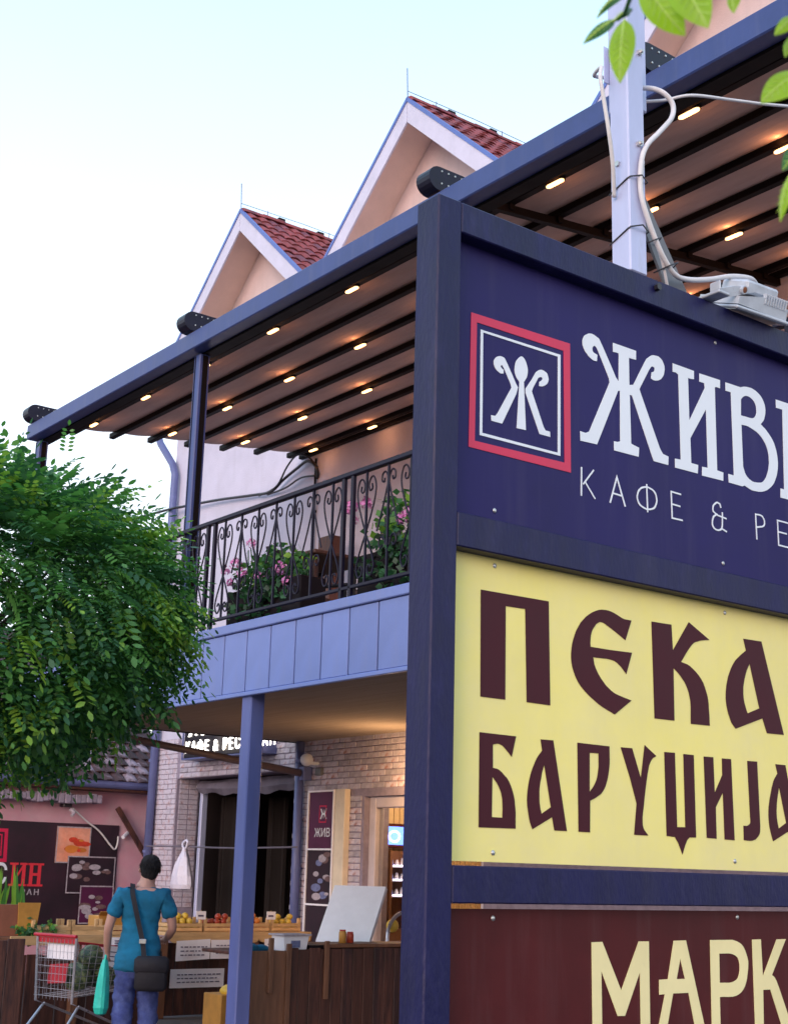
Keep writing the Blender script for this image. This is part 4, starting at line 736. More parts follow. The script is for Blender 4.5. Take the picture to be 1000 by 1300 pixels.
def flower_planter(label, box_a, box_b, centre, rad, n, heads):
    t = thing('flower_planter', ((box_a[0]+box_b[0])/2, (box_a[1]+box_b[1])/2, box_a[2]), label, 'planter', 'flower planters behind the railing')
    MB().cbox(box_a, box_b, .01).build('box', M_POTD, t)
    st = MB()
    for k in range(10):
        v = box_a[1] + (box_b[1]-box_a[1]) * (k + .5) / 10
        st.tube([(centre[0], v, box_b[2]), (centre[0] + R.uniform(-.1, .1), v + R.uniform(-.1, .1), box_b[2] + R.uniform(.15, .4))], .006, 4)
    st.build('stems', M_LEAF[0], t)
    leaf_clump('foliage', M_LEAF[:2] + [M_LEAF[2]], t, centre, rad, n, .075)
    leaf_clump('trailing_foliage', [M_LEAF[0], M_TRAIL], t, (centre[0] - .14, centre[1], box_b[2] - .10), (.07, rad[1], .26), 330, .075)
    for (u, v, z, r) in heads:
        h = MB()
        for k in range(26):
            d = Vector((R.gauss(0, 1), R.gauss(0, 1), R.gauss(0, 1))).normalized()
            p = Vector((u, v, z)) + d * r * R.uniform(.55, .95); q = d.orthogonal().normalized() * r * .42; s_ = d.cross(q)
            h.add([p - q, p - s_*.6 + d*r*.12, p + q, p + s_*.6 + d*r*.12], [(0, 1, 2), (0, 2, 3)])
        h.build('flower_head', M_PETAL, t)
flower_planter('planter box of leafy plants with two big pink flower heads by the sign post', (6.64, 7.95, 3.84), (6.92, 9.20, 4.22), (6.76, 8.55, 4.46), (.16, .66, .32), 520,
               [(6.575, 9.23, 4.63, .075), (6.58, 9.02, 4.635, .062), (6.6, 8.55, 4.43, .06), (6.6, 8.46, 4.46, .05), (6.6, 9.2, 4.53, .042)])
flower_planter('planter box of drooping pink flowers at the far end of the railing', (6.64, 10.05, 3.84), (6.92, 11.30, 4.20), (6.76, 10.7, 4.34), (.16, .62, .26), 520,
               [(6.60, 10.83, 4.60, .055), (6.60, 11.10, 4.46, .06), (6.60, 11.28, 4.42, .055), (6.60, 10.98, 4.34, .06), (6.62, 10.7, 4.28, .06), (6.62, 11.22, 4.30, .05), (6.62, 10.36, 4.30, .07), (6.62, 10.24, 4.16, .06)])
def chair(loc, rz, label):
    t = thing('terrace_chair', loc, label, 'chair', 'dark chairs on the terrace', (0, 0, rz))
    MB().cbox((-.26, -.25, .40), (.26, .25, .46), .015).build('seat', M_WOODD, t)
    MB().prism([(-.26, .22, .44), (.26, .22, .44), (.26, .36, 1.0), (-.26, .36, 1.0)], (0, .035, 0)).build('backrest', M_BAGB, t)
    for sx in (-1, 1):
        MB().tube([(sx*.25, -.24, 0), (sx*.25, -.24, .64)], .02, 6).build('leg', M_BAGB, t)
        MB().tube([(sx*.25, .26, 0), (sx*.25, .26, .64)], .02, 6).build('leg', M_BAGB, t)
        MB().cbox((sx*.25-.03, -.28, .64), (sx*.25+.03, .30, .67), .008).build('armrest', M_BAGB, t)
chair((7.6, 11.3, 3.80), .4, 'dark terrace chair seen behind the far planter')
chair((7.9, 10.5, 3.80), -2.4, 'dark terrace chair turned to the table behind the middle railing')
chair((7.7, 9.6, 3.80), 1.2, 'dark terrace chair near the leafy planter')
tb = thing('terrace_table', (7.3, 10.9, 3.80), 'small wooden terrace table behind the railing bars', 'table')
MB().cbox((6.98, 10.35, 4.50), (7.66, 11.25, 4.54), .01).build('top', M_WOODD, tb)
for a, b in ((7.04, 10.42), (7.6, 10.42), (7.04, 11.18), (7.6, 11.18)): MB().cbox((a-.025, b-.025, 3.80), (a+.025, b+.025, 4.498), .004).build('leg', M_WOODD, tb)
pole = thing('terrace_post', (10.3, 14.9, 3.80), 'brown wooden post standing against the terrace wall', 'post')
MB().cbox((10.2, 14.75, 3.80), (10.42, 15.05, 6.0), .01).build('shaft', M_WOODD, pole)
cable('power_cable', [(10.4, 26, 7.7), (10.5, 20.4, 7.42), (10.55, 19.6, 7.38), (10.6, 18.5, 7.29), (10.62, 17.5, 7.17), (10.62, 16.97, 7.12), (10.62, 16.66, 7.23), (10.62, 16.3, 7.33), (10.6, 15.98, 7.37), (10.64, 15.80, 7.22), (10.69, 15.86, 7.1)], .022, M_BLACK, 'thick black power cable curving across the pale upper wall')
cable('power_cable', [(10.62, 17.3, 7.12), (10.6, 16.8, 7.16), (10.55, 16.45, 7.38), (10.55, 16.2, 7.50), (10.58, 15.95, 7.42), (10.68, 15.84, 7.26)], .014, M_BLACK, 'thin black cable looping highest above the thick one on the pale wall')
cable('power_cable', [(10.64, 17.1, 7.1), (10.63, 16.6, 7.10), (10.63, 16.2, 7.17), (10.66, 15.86, 7.14)], .014, M_BLACK, 'thin black cable running lowest across the pale wall corner')

# ------------------------------------------------------------------ shop front at street level
ls = thing('lit_sign', (10.55, 17.6, 3.25), 'lit box sign with glowing white letters above the dark shop opening', 'sign')
MB().cbox((10.415, 16.62, 3.26), (10.685, 18.75, 3.98), .01).build('box', M_BLACK, ls)
MB().box((10.40, 16.60, 3.235), (10.685, 18.77, 3.256)).box((10.395, 16.595, 3.235), (10.414, 16.62, 4.0)).box((10.395, 18.752, 3.235), (10.414, 18.775, 4.0)).build('frame', M_PIPE, ls)
MB().box((10.42, 16.585, 3.24), (10.69, 16.594, 4.0)).build('end_cover', M_PIPE, ls)
def on_lit(x, y, d): return (10.408 - d, 18.70 - x, 3.33 + y)
text_shape('letters', 'КАФЕ & РЕСТОРАН', .235, M_SIGNLIT, on_lit, .012, ls, .93, .0, 1.3)
text_shape('letters', 'ЖИВ', .42, M_SIGNLIT, lambda x, y, d: (10.408 - d, 18.62 - x, 3.58 + y), .012, ls, 1.15, .004, 1.15)
point_light('sign_glow', (10.2, 17.8, 3.55), 3, (1, .85, .75), .3, ls)

t = thing('awning_pole', (10.62, 15.75, 2.95), 'long brown awning pole slanting out from the drainpipe across the shop front', 'pole')
MB().tube([(10.62, 15.78, 2.93), (8.9, 15.74, 3.10), (6.2, 15.66, 3.37)], [.052, .048, .045], 10).build('tube', M_AWTUBE, t, True)
MB().cbox((10.55, 15.68, 2.84), (10.69, 15.80, 3.02), .01).build('bracket', M_PIPE, t)
cm = thing('security_camera', (10.6, 15.58, 3.05), 'white dome security camera on the brick beside the drainpipe', 'camera')
MB().ball((10.52, 15.58, 3.10), .085, 10, 8, (1, 1.1, 1)).build('dome', M_FOAM, cm, True)
MB().tube([(10.70, 15.56, 3.06), (10.58, 15.57, 3.06), (10.54, 15.58, 3.06)], .025, 8).build('arm', M_FOAM, cm)
MB().cbox((10.64, 15.42, 2.90), (10.70, 15.56, 3.0), .008).build('bracket', M_PLATE, cm)
sp = thing('wall_lamp', (10.6, 13.3, 2.95), 'warm wall lamp on the brick over the shop door', 'lamp')
MB().cbox((10.60, 13.24, 2.88), (10.69, 13.36, 2.98), .008).build('body', M_PLATE, sp)
MB().ball((10.56, 13.30, 2.92), .05, 10, 8).build('bulb', M_LAMP, sp, True)
point_light('wall_lamp_light', (10.2, 13.3, 2.72), 42, (1.0, .60, .28), .06, sp)

pb = thing('poster_board', (10.62, 15.3, .8), 'tall white framed poster board with crimson logo poster on top, beside the drainpipe', 'poster board')
f = MB()
f.cbox((10.585, 15.015, .75), (10.63, 15.04, 2.70), .003).cbox((10.585, 15.595, .75), (10.63, 15.62, 2.70), .003)
for z in (.75, 1.235, 1.93, 2.675): f.box((10.588, 15.04, z), (10.628, 15.595, z + .022))
f.build('frame', M_PAPER, pb)
MB().cbox((10.60, 14.79, .75), (10.69, 15.005, 2.70), .006).build('side_panel', M_CREAM, pb)
MB().box((10.605, 15.04, 1.952), (10.615, 15.595, 2.675)).build('poster', M_PRED, pb)
MB().box((10.605, 15.04, 1.257), (10.615, 15.595, 1.93)).build('poster', M_BANNER, pb)
MB().box((10.605, 15.04, .772), (10.615, 15.595, 1.235)).build('poster', M_BANNER, pb)
def on_poster(x, y, d): return (10.603 - d, 15.56 - x, y)
def P2(a, b): return (a, b)
flat_shape('emblem', [[(.20, 2.28), (.36, 2.28), (.36, 2.50), (.20, 2.50)], [(.215, 2.295), (.345, 2.295), (.345, 2.485), (.215, 2.485)]], M_LRED, on_poster, .001, pb)
text_shape('emblem', 'Ж', .17, M_LWHITE, lambda x, y, d: on_poster(x + .225, y + 2.33, d), .001, pb, .9, .004)
text_shape('letters', 'ЖИВ', .155, M_LWHITE, lambda x, y, d: on_poster(x + .10, y + 2.10, d), .001, pb, 1.0, 0)
def dishes(parent, place, x0, x1, z0, z1, n, seed, mats):
    rr = random.Random(seed)
    for k in range(n):
        a, b = rr.uniform(x0, x1), rr.uniform(z0, z1); ra = rr.uniform(.04, .11); rb = ra * rr.uniform(.35, .6)
        lp = [(a + ra*math.cos(2*PI*i/12), b + rb*math.sin(2*PI*i/12)) for i in range(12)]
        flat_shape('printed_dish', [lp], mats[k % len(mats)], lambda x, y, d: place(x, y, d + .0004 * k), .0004, parent)
M_DISH1 = mat('print_pale', (0.42, 0.36, 0.40), .5, 0, .3, 30); M_DISH2 = mat('print_brown', (0.16, 0.09, 0.09), .5, 0, .4, 30); M_DISH3 = mat('print_blue', (0.16, 0.18, 0.34), .5, 0, .4, 30)
dishes(pb, on_poster, .08, .48, 1.33, 1.88, 14, 3, (M_DISH1, M_DISH2, M_DISH3))

rope = tag(MB().tube(smooth_pts([(10.3, 19.5, 1.97), (10.3, 18.4, 1.965), (10.3, 17, 1.945), (10.3, 15.4, 1.96)], 5), .012, 6).build('rope', M_AWNING), 'thin pale line strung across the dark shop opening', 'rope')
hb = thing('plastic_bag', (10.28, 18.3, 1.96), 'white plastic bag hanging from the line in front of the shop opening', 'bag')
b = MB(); n = 14; lv = [(0, .035, .03), (.06, .05, .04), (.14, .10, .07), (.26, .15, .10), (.40, .20, .12), (.52, .235, .12), (.58, .225, .10), (.60, .12, .05)]
k0 = 0; rings = []
for dz, rv, ru in lv:
    rings.append([(10.27 + ru*math.cos(2*PI*j/n)*(1+.18*math.sin(3*j+dz*9)), 18.27 + dz*.10 + rv*math.sin(2*PI*j/n)*(1+.12*math.sin(5*j+dz*7)), 1.95 - dz) for j in range(n)])
for a, c in zip(rings[:-1], rings[1:]):
    for j in range(n): b.add([a[j], a[(j+1) % n], c[(j+1) % n], c[j]], [(0, 1, 2, 3)])
b.build('sack', M_BAGW, hb, True)
MB().tube(smooth_pts([(10.27, 18.24, 1.93), (10.27, 18.20, 2.02), (10.29, 18.28, 2.05), (10.27, 18.34, 2.0), (10.27, 18.30, 1.93)], 4), .018, 6).build('handle', M_BAGW, hb, True)

# ------------------------------------------------------------------ old pink house
pk = thing('pink_house', (8.5, 20.6, 0), 'low pink rendered house with an old mottled tile roof behind the tree', 'house')
MB().box((3.0, 20.6, 0), (11.6, 20.95, 2.98)).build('wall', M_PINK, pk)
MB().cbox((3.0, 20.3, 2.80), (11.4, 20.6, 2.86), .01).box((3.0, 20.56, 2.86), (11.4, 20.598, 2.97)).build('eaves_board', M_WOODD, pk)
g = MB(); n = 8
g.prism([(3.0, 20.29 - .075*math.cos(PI*i/n), 2.93 - .09*math.sin(PI*i/n)) for i in range(n+1)] + [(3.0, 20.29 + .085, 2.95), (3.0, 20.29 - .085, 2.95)], (7.72, 0, 0))
g.build('gutter', M_PIPE, pk)
e = MB()
for i in range(26):
    u = 7.6 + i * .09; e.cbox((u, 20.38 + R.uniform(-.03, .03), 2.60 + R.uniform(-.02, .02)), (u + .09, 20.599, 2.74 + R.uniform(-.03, .01)), .012)
e.build('broken_ledge', M_MORTAR, pk)
MB().prism([(3.0, 20.33, 2.93), (3.0, 24.5, 5.85), (3.0, 24.5, 5.78), (3.0, 20.33, 2.86)], (8.4, 0, 0)).build('roof', M_OLDTILE, pk)
rf2 = [o for o in pk.children if o.name.startswith('roof')][0]
OT = tile_mesh('roof_tile', M_OLDTILE, .20, .36, .03, .02)
a2 = math.atan(.70)
for r in range(12):
    for c in range(19):
        u = 7.45 + c * .197 + (.1 if r % 2 else 0)
        if u > 11.1: continue
        d = r * .235 - .03
        piece('roof_tile', OT, rf2, (u + R.uniform(-.01, .01), 20.33 + d * math.cos(a2), 2.955 + d * math.sin(a2)), (a2 + R.uniform(-.05, .03), R.uniform(-.08, .08), R.uniform(-.05, .05)))
bn = thing('restaurant_banner', (8.9, 20.57, .77), 'black restaurant banner with red letters and food pictures on the pink wall', 'banner')
BV = 20.575
MB().box((6.9, BV, .75), (10.36, 20.599, 2.29)).build('board', M_BANNER, bn)
def on_ban(x, y, d): return (x, BV - .002 - d, y)
flat_shape('emblem', [[(7.95, 1.68), (8.54, 1.68), (8.52, 2.17), (7.95, 2.17)], [(8.0, 1.73), (8.48, 1.73), (8.47, 2.12), (8.0, 2.12)]], M_LRED, on_ban, .001, bn)
flat_shape('emblem', [[(8.03, 1.77), (8.45, 1.77), (8.44, 2.09), (8.03, 2.09)], [(8.05, 1.79), (8.43, 1.79), (8.42, 2.07), (8.05, 2.07)]], M_LRED, on_ban, .001, bn)
M_RLIT = mat('banner_red', (0.70, 0.03, 0.05), .5, 0, .1, 5)
def serif(x0, z0, z1, w):
    return [(x0 - .04, z0), (x0 + w + .04, z0), (x0 + w + .04, z0 + .03), (x0 + w, z0 + .03), (x0 + w, z1 - .03), (x0 + w + .04, z1 - .03), (x0 + w + .04, z1), (x0 - .04, z1), (x0 - .04, z1 - .03), (x0, z1 - .03), (x0, z0 + .03), (x0 - .04, z0 + .03)]
for x in (8.66, 8.82, 8.94, 9.07): flat_shape('letter', [serif(x - .02, 1.335, 1.675, .055)], M_RLIT, on_ban, .001, bn)
flat_shape('letter', [[(8.695, 1.40), (8.80, 1.58), (8.80, 1.64), (8.695, 1.46)]], M_RLIT, lambda x, y, d: on_ban(x, y, d + .0015), .001, bn)
flat_shape('letter', [[(8.975, 1.49), (9.05, 1.49), (9.05, 1.53), (8.975, 1.53)]], M_RLIT, lambda x, y, d: on_ban(x, y, d + .0015), .001, bn)
text_shape('letter', 'С', .42, M_LWHITE, lambda x, y, d: on_ban(x + 8.33, y + 1.36, d), .001, bn, .8, .006)
text_shape('letters', 'ОРАН', .115, M_DISH1, lambda x, y, d: on_ban(x + 8.68, y + 1.21, d), .001, bn, 1.1, .002, 1.35)
M_POR = mat('print_orange', (0.80, 0.25, 0.13), .5, 0, .25, 4, rgb2=(0.85, 0.42, 0.30), thr=.5, soft=.2, pscale=3)
M_PRD = mat('print_red', (0.62, 0.05, 0.02), .5, 0, .3, 12)
def picture(a, b, m, d):
    MB().box((a[0], BV - d, a[1]), (b[0], BV - d + .006, b[1])).build('picture', m, bn)
    x0, z0 = a; x1, z1 = b; w_ = .018
    flat_shape('picture_border', [[(x0, z0), (x1, z0), (x1, z1), (x0, z1)], [(x0+w_, z0+w_), (x1-w_, z0+w_), (x1-w_, z1-w_), (x0+w_, z1-w_)]], M_DISH1, lambda x, y, q: (x, BV - d - .001 - q, y), .001, bn)
picture((9.31, 1.69), (9.88, 2.24), M_POR, .010); picture((9.52, 1.24), (10.33, 1.80), M_BANNER, .018); picture((9.76, .79), (10.33, 1.36), M_PRED, .026)
dishes(bn, lambda x, y, d: (x, BV - .0115 - d, y), 9.5, 9.8, 1.86, 2.05, 9, 5, (M_PRD, M_ORANGE))
dishes(bn, lambda x, y, d: (x, BV - .020 - d, y), 9.62, 10.24, 1.42, 1.72, 14, 8, (M_DISH1, M_DISH2))
dishes(bn, lambda x, y, d: (x, BV - .028 - d, y), 9.85, 10.25, .86, 1.27, 12, 9, (M_DISH1, M_DISH2))
bc = thing('wall_bracket', (9.4, 20.55, 2.55), 'black lamp bracket under the broken ledge of the pink wall', 'bracket')
MB().cbox((9.33, 20.45, 2.53), (9.47, 20.598, 2.62), .008).build('body', M_BLACK, bc)
MB().tube([(9.45, 20.47, 2.5), (9.5, 20.42, 2.44), (9.45, 20.4, 2.40)], .03, 6).build('lamp_head', M_DISH1, bc)
cable('cable', [(9.50, 20.5, 2.52), (9.75, 20.52, 2.34), (10.0, 20.54, 2.19), (10.2, 20.54, 1.99), (10.29, 20.54, 1.92), (10.33, 20.54, 2.0), (10.34, 20.55, 2.12)], .014, M_CABLE, 'pale cable drooping across the corner of the black banner')
lp = thing('leaning_beam', (10.55, 20.5, 1.86), 'dark wooden beam leaning against the pink wall by the drainpipe', 'beam')
MB().beam((10.27, 20.5, 2.56), (10.95, 20.5, 1.66), .05, .075).build('timber', M_WOODD, lp)
pp = thing('pipe_stub', (10.45, 20.5, 2.15), 'short white pipe stub sticking out of the pink wall', 'pipe')
MB().tube([(10.40, 20.50, 2.11), (10.52, 20.598, 2.18)], .03, 8).build('pipe', M_FOAM, pp)

# ------------------------------------------------------------------ market stalls
def planks(parent, u0, u1, v, z0, z1, w, m, name='plank', gap=.006, jig=.012):
    n = int((u1 - u0) / w)
    for i in range(n):
        a = u0 + i * (u1 - u0) / n
        MB().cbox((a + gap/2, v - .02 + R.uniform(-.004, .004), z0), (a + (u1-u0)/n - gap/2, v, z1 + R.uniform(-jig, jig)), .004).build(name, m, parent)
st = thing('market_stall', (8.8, 14.4, 0), 'wooden market stall with scalloped front edge right of the man, price sheets pinned on it', 'market stall')
MB().cbox((7.84, 14.2, .925), (9.76, 15.0, .962), .006).build('counter_top', M_WOODL, st)
sc = [(7.86, 14.185, .93)]; n = 13
sc = [(7.86, 14.180, .965), (9.74, 14.180, .965)]
for i in range(n):
    x1 = 9.74 - i * 1.88 / n; r = 1.88 / n / 2
    for k in range(1, 7): sc.append((x1 - r + r * math.cos(PI*k/7), 14.180, .895 - r*.62*math.sin(PI*k/7)))
    sc.append((x1 - 2*r, 14.180, .895))
MB().prism(sc, (0, .018, 0)).build('scalloped_edge', M_WOODL, st)
for u in (7.80, 8.98, 9.72): MB().cbox((u - .05, 14.2, .06), (u + .05, 14.29, .92), .006).build('post', M_WOODM, st)
planks(st, 7.86, 9.70, 14.30, .08, .86, .135, M_WOODD)
st2 = thing('market_stall', (6.4, 13.4, 0), 'wooden market stall with pale crates behind the shopping trolley', 'market stall')
MB().cbox((5.45, 13.2, .94), (7.15, 13.95, .975), .006).build('counter_top', M_WOODM, st2)
MB().cbox((5.58, 13.17, .90), (7.12, 13.195, .985), .004).build('front_board', M_WOODL, st2)
for u in (5.5, 6.3, 7.1): MB().cbox((u - .04, 13.2, .06), (u + .04, 13.28, .935), .006).build('post', M_WOODM, st2)
planks(st2, 5.48, 7.12, 13.30, .08, .80, .15, M_WOODD)
def crate(loc, label, fruit, n):
    t = thing('fruit_crate', loc, label, 'crate', 'wooden crates on the stall counters')
    x, y, z = loc; w_, d_, h_ = .40, .30, .10
    for s in (-1, 1):
        for q in (.03, .075):
            MB().box((x - w_/2, y + s*d_/2 - .005, z + q - .018), (x + w_/2, y + s*d_/2 + .005, z + q + .018)).build('slat', M_WOODL, t)
            MB().box((x + s*w_/2 - .005, y - d_/2 + .006, z + q - .018), (x + s*w_/2 + .005, y + d_/2 - .006, z + q + .018)).build('slat', M_WOODL, t)
        for e in (-1, 1):
            MB().cbox((x + s*(w_/2 - .012) - .018, y + e*(d_/2 - .022) - .016, z + .001), (x + s*(w_/2 - .012) + .018, y + e*(d_/2 - .022) + .016, z + .155), .003).build('corner_post', M_WOODL, t)
    MB().box((x - w_/2 + .006, y - d_/2 + .006, z + .001), (x + w_/2 - .006, y + d_/2 - .006, z + .008)).build('base', M_WOODL, t)
    if fruit:
        nm, m, r, lab = fruit
        me = MB().ball((0, 0, 0), r, 10, 7, (1, 1, .92)).mesh(nm, m, smooth=True)
        k = 0
        for lay in range(3):
            for iy in range(3):
                for ix in range(4):
                    if k >= n or (lay and (ix == 3 or iy == 2)) or (lay == 2 and (iy or R.random() < .3)): continue
                    o = piece(nm, me, t, (x - .135 + .09*ix + .045*lay + R.uniform(-.008, .008), y - .09 + .085*iy + .04*lay, z + r + .01 + lay * r * 1.4))
                    mw = Vector(LOC[o.name]); o.parent = None; o.location = mw; k += 1
                    tag(o, lab, nm.replace('_', ' '), lab.split(' in ')[0])
crate((8.12, 14.45, .963), 'wooden crate of yellow fruit at the left end of the scalloped stall', ('lemon', M_LEMON, .042, 'round yellow fruit in the crate at the left end of the scalloped stall'), 22)
crate((8.56, 14.45, .963), 'wooden crate of red fruit hidden partly by the steel column', ('tomato', M_TOMATO, .040, 'round red fruit in the crate behind the steel column'), 22)
crate((9.02, 14.45, .963), 'wooden crate of orange fruit right of the steel column', ('orange', M_ORANGE, .044, 'round orange fruit in the crate right of the steel column'), 22)
crate((9.46, 14.45, .963), 'wooden crate of yellow peppers near the white foam board', ('pepper', M_LEMON, .040, 'yellow pepper in the crate nearest the white foam board'), 21)
crate((6.05, 13.45, .976), 'empty pale crate on the trolley stall, next to the plant trough', None, 0)
crate((6.47, 13.45, .976), 'empty pale crate in the middle of the trolley stall', None, 0)
crate((6.89, 13.45, .976), 'pale crate of red fruit left of the man', ('tomato', M_TOMATO, .040, 'round red fruit in the crate left of the man'), 10)
for pu, pl in ((8.30, 'small white price card standing between the yellow and the red fruit'), (8.80, 'small white price card standing behind the steel column'), (9.24, 'small white price card standing between the orange fruit and the peppers')):
    pc = thing('price_card', (pu, 14.30, .963), pl, 'price card', 'price cards standing on the stall')
    MB().box((pu - .004, 14.30, .963), (pu + .004, 14.306, 1.20)).build('stick', M_WOODL, pc)
    MB().box((pu - .06, 14.293, 1.10), (pu + .06, 14.299, 1.19)).build('card', M_PAPER, pc)
    MB().box((pu - .04, 14.2915, 1.13), (pu + .03, 14.2925, 1.15)).build('handwriting', M_INK, pc)
def sheet(u0, u1, v, z0, z1, label, group='white price sheets pinned to the stalls', tilt=0.0):
    t = thing('price_sheet', ((u0+u1)/2, v, z0), label, 'price sheet', group)
    mb = MB(); n = 5
    for i in range(n):
        a, b_ = u0 + (u1-u0)*i/n, u0 + (u1-u0)*(i+1)/n
        da, db = .006*math.sin(i*1.7), .006*math.sin((i+1)*1.7)
        mb.add([(a, v - da, z0 + tilt*i/n), (b_, v - db, z0 + tilt*(i+1)/n), (b_, v - .004 - db*.3, z1 + tilt*(i+1)/n), (a, v - .004 - da*.3, z1 + tilt*i/n)], [(0, 1, 2, 3)])
    o = mb.build('paper', M_PAPER, t); sm_ = o.modifiers.new('thickness', 'SOLIDIFY'); sm_.thickness = .001
    ln = MB()
    for k in range(3):
        z = z1 - (z1 - z0) * (.3 + .2 * k); x = u0 + (u1 - u0) * .12
        while x < u1 - (u1-u0) * .15:
            w_ = R.uniform(.02, .06); ln.box((x, v - .0145, z - .006), (min(x + w_, u1 - .02), v - .0137, z + .006)); x += w_ + .015
    ln.build('handwriting', M_INK, t)
sheet(7.93, 8.36, 14.165, .66, .875, 'left price sheet under the scalloped edge', tilt=.02)
sheet(8.37, 8.88, 14.163, .68, .885, 'wide price sheet partly behind the steel column')
sheet(7.93, 8.62, 14.265, .37, .57, 'lower price sheet on the dark planks of the scalloped stall')
sheet(9.08, 9.40, 14.165, .70, .89, 'price sheet just right of the steel column', tilt=.015)
sheet(9.42, 9.66, 14.165, .70, .88, 'price sheet at the right end of the scalloped stall')
sheet(6.62, 6.95, 13.155, .86, .97, 'price sheet on the trolley stall beside the man')

fc = thing('plank_counter', (7.6, 10.8, 0), 'dark brown plank counter in front of the shop door', 'counter')
planks(fc, 6.70, 7.16, 10.80, .01, .98, .23, M_WOODM)
planks(fc, 7.16, 9.2, 10.80, .01, .985, .115, M_WOODD)
MB().cbox((6.70, 10.802, .93), (9.2, 11.5, .96), .006).cbox((6.74, 10.80, .25), (9.2, 10.83, .33), .004).build('shelf', M_WOODD, fc)
MB().cbox((7.14, 10.755, .01), (7.19, 10.778, 1.03), .004).build('upright', M_WOODM, fc)
MB().cbox((7.55, 10.755, .55), (7.60, 10.777, 1.05), .004).build('upright', M_WOODM, fc)
MB().cbox((6.95, 10.74, .62), (6.99, 10.777, 1.08), .004).build('upright', M_WOODM, fc)
MB().cbox((7.60, 10.80, .987), (9.2, 11.2, 1.02), .005).build('cap_board', M_WOODM, fc)
bx = thing('white_tub', (7.29, 10.95, .96), 'small white tub with a label on the plank counter', 'tub')
MB().prism([(7.18, 10.86, .962), (7.41, 10.86, .962), (7.43, 10.85, 1.09), (7.16, 10.85, 1.09)], (0, .2, 0)).build('tub', M_PAPER, bx)
MB().cbox((7.14, 10.83, 1.0905), (7.45, 11.08, 1.107), .004).build('lid', M_DISH1, bx)
MB().box((7.24, 10.853, .99), (7.34, 10.856, 1.06)).build('label', M_DISH3, bx)
cl = thing('blue_cloth', (6.95, 11.0, .96), 'crumpled blue green cloth on the left end of the plank counter', 'cloth')
MB().ball((6.86, 10.98, .985), .10, 9, 6, (1.3, 1, .42), .18).ball((7.0, 11.02, .98), .08, 9, 6, (1.2, 1, .4), .2).build('folds', M_SHIRT, cl, True)
tr = thing('black_tray', (7.62, 10.98, .96), 'black plastic tray on the plank counter', 'tray')
MB().prism([(7.47, 10.87, .9605), (7.80, 10.87, .9605), (7.83, 10.85, 1.01), (7.44, 10.85, 1.01)], (0, .22, 0)).build('tray', M_BLACK, tr)
yb = thing('yellow_sack', (7.85, 12.75, 0), 'carton with a yellow sack on top, low beside the steel column', 'carton')
MB().cbox((7.60, 12.6, .06), (8.05, 12.95, .44), .006).build('carton', M_OCHRE, yb)
MB().ball((7.78, 12.72, .47), .10, 10, 7, (1.3, 1, .6), .1).build('sack', M_LEMON, yb, True)
def jar(loc, r, h, m, label):
    t = thing('jar', loc, label, 'jar', 'jars on the plank counter')
    x, y, z = loc
    MB().tube([(x, y, z + .001), (x, y, z + h*.8), (x, y, z + h*.9)], [r, r, r*.8], 12).build('glass', m, t, True)
    MB().tube([(x, y, z + h*.9 + .001), (x, y, z + h)], r*.85, 12).build('lid', M_REDP, t)
jar((7.86, 10.93, 1.021), .035, .12, M_OCHRE, 'honey coloured jar on the plank counter, left of the other jar')
jar((7.96, 10.95, 1.021), .035, .10, M_TOMATO, 'red preserve jar on the plank counter under the foam board')
cbx = thing('cardboard_box', (6.9, 13.75, .976), 'open brown cardboard box at the back of the trolley stall', 'box')
MB().cbox((6.72, 13.66, .977), (7.06, 13.9, 1.16), .004).build('box', M_OCHRE, cbx)
MB().prism([(6.72, 13.66, 1.16), (7.06, 13.66, 1.16), (7.08, 13.58, 1.20), (6.70, 13.58, 1.20)], (0, .004, .004)).build('flap', M_OCHRE, cbx)
# white foam board leaning back on the counter goods
wb = thing('foam_board', (8.28, 11.42, 1.0), 'big white foam board leaning tilted on the plank counter before the door', 'board')
e_ = Vector((.5, -.866, 0)) * .56; nn = Vector((.866, .5, 0)); a_ = Vector((8.02, 11.6, 1.0)); upv = nn * .40 + Vector((0, 0, .53))
th = e_.normalized().cross(upv.normalized()) * -.045
MB().prism([a_, a_ + e_, a_ + e_ + upv, a_ + upv], th).build('sheet', M_FOAM, wb)
MB().cbox((7.9, 11.0, .961), (8.8, 11.75, .985), .004).build('support_board', M_WOODD, wb)
dc = thing('wire_rack', (9.2, 12.2, 0), 'curved chrome display stand by the shop door', 'stand')
MB().tube(smooth_pts([(9.3, 12.1, .0), (9.28, 12.1, .9), (9.36, 12.15, 1.15), (9.55, 12.2, 1.25), (9.62, 12.2, 1.1)], 5), .02, 6).tube(smooth_pts([(10.0, 12.3, 0), (9.9, 12.3, .7), (10.0, 12.3, 1.0), (10.1, 12.3, 1.2)], 5), .02, 6).build('frame', M_CHROME, dc)
MB().ball((9.42, 12.2, 1.12), .07, 9, 6).build('knob', M_LEMON, dc, True)
lf = thing('plank_fence', (5.0, 12.4, 0), 'dark plank fence at the left edge behind the trolley', 'fence')
planks(lf, 4.2, 5.40, 12.42, .01, 1.0, .17, M_WOODD)
MB().cbox((4.2, 12.421, .30), (5.4, 12.45, .38), .004).cbox((4.2, 12.421, .8), (5.4, 12.45, .88), .004).build('back_rail', M_WOODD, lf)
pt = thing('plant_trough', (5.66, 13.5, .976), 'terracotta and ochre trough of leafy green plants on the stall end', 'planter')
MB().prism([(5.30, 13.38, .977), (5.82, 13.38, .977), (5.85, 13.36, 1.27), (5.27, 13.36, 1.27)], (0, .24, 0)).build('trough', M_TERRA, pt)
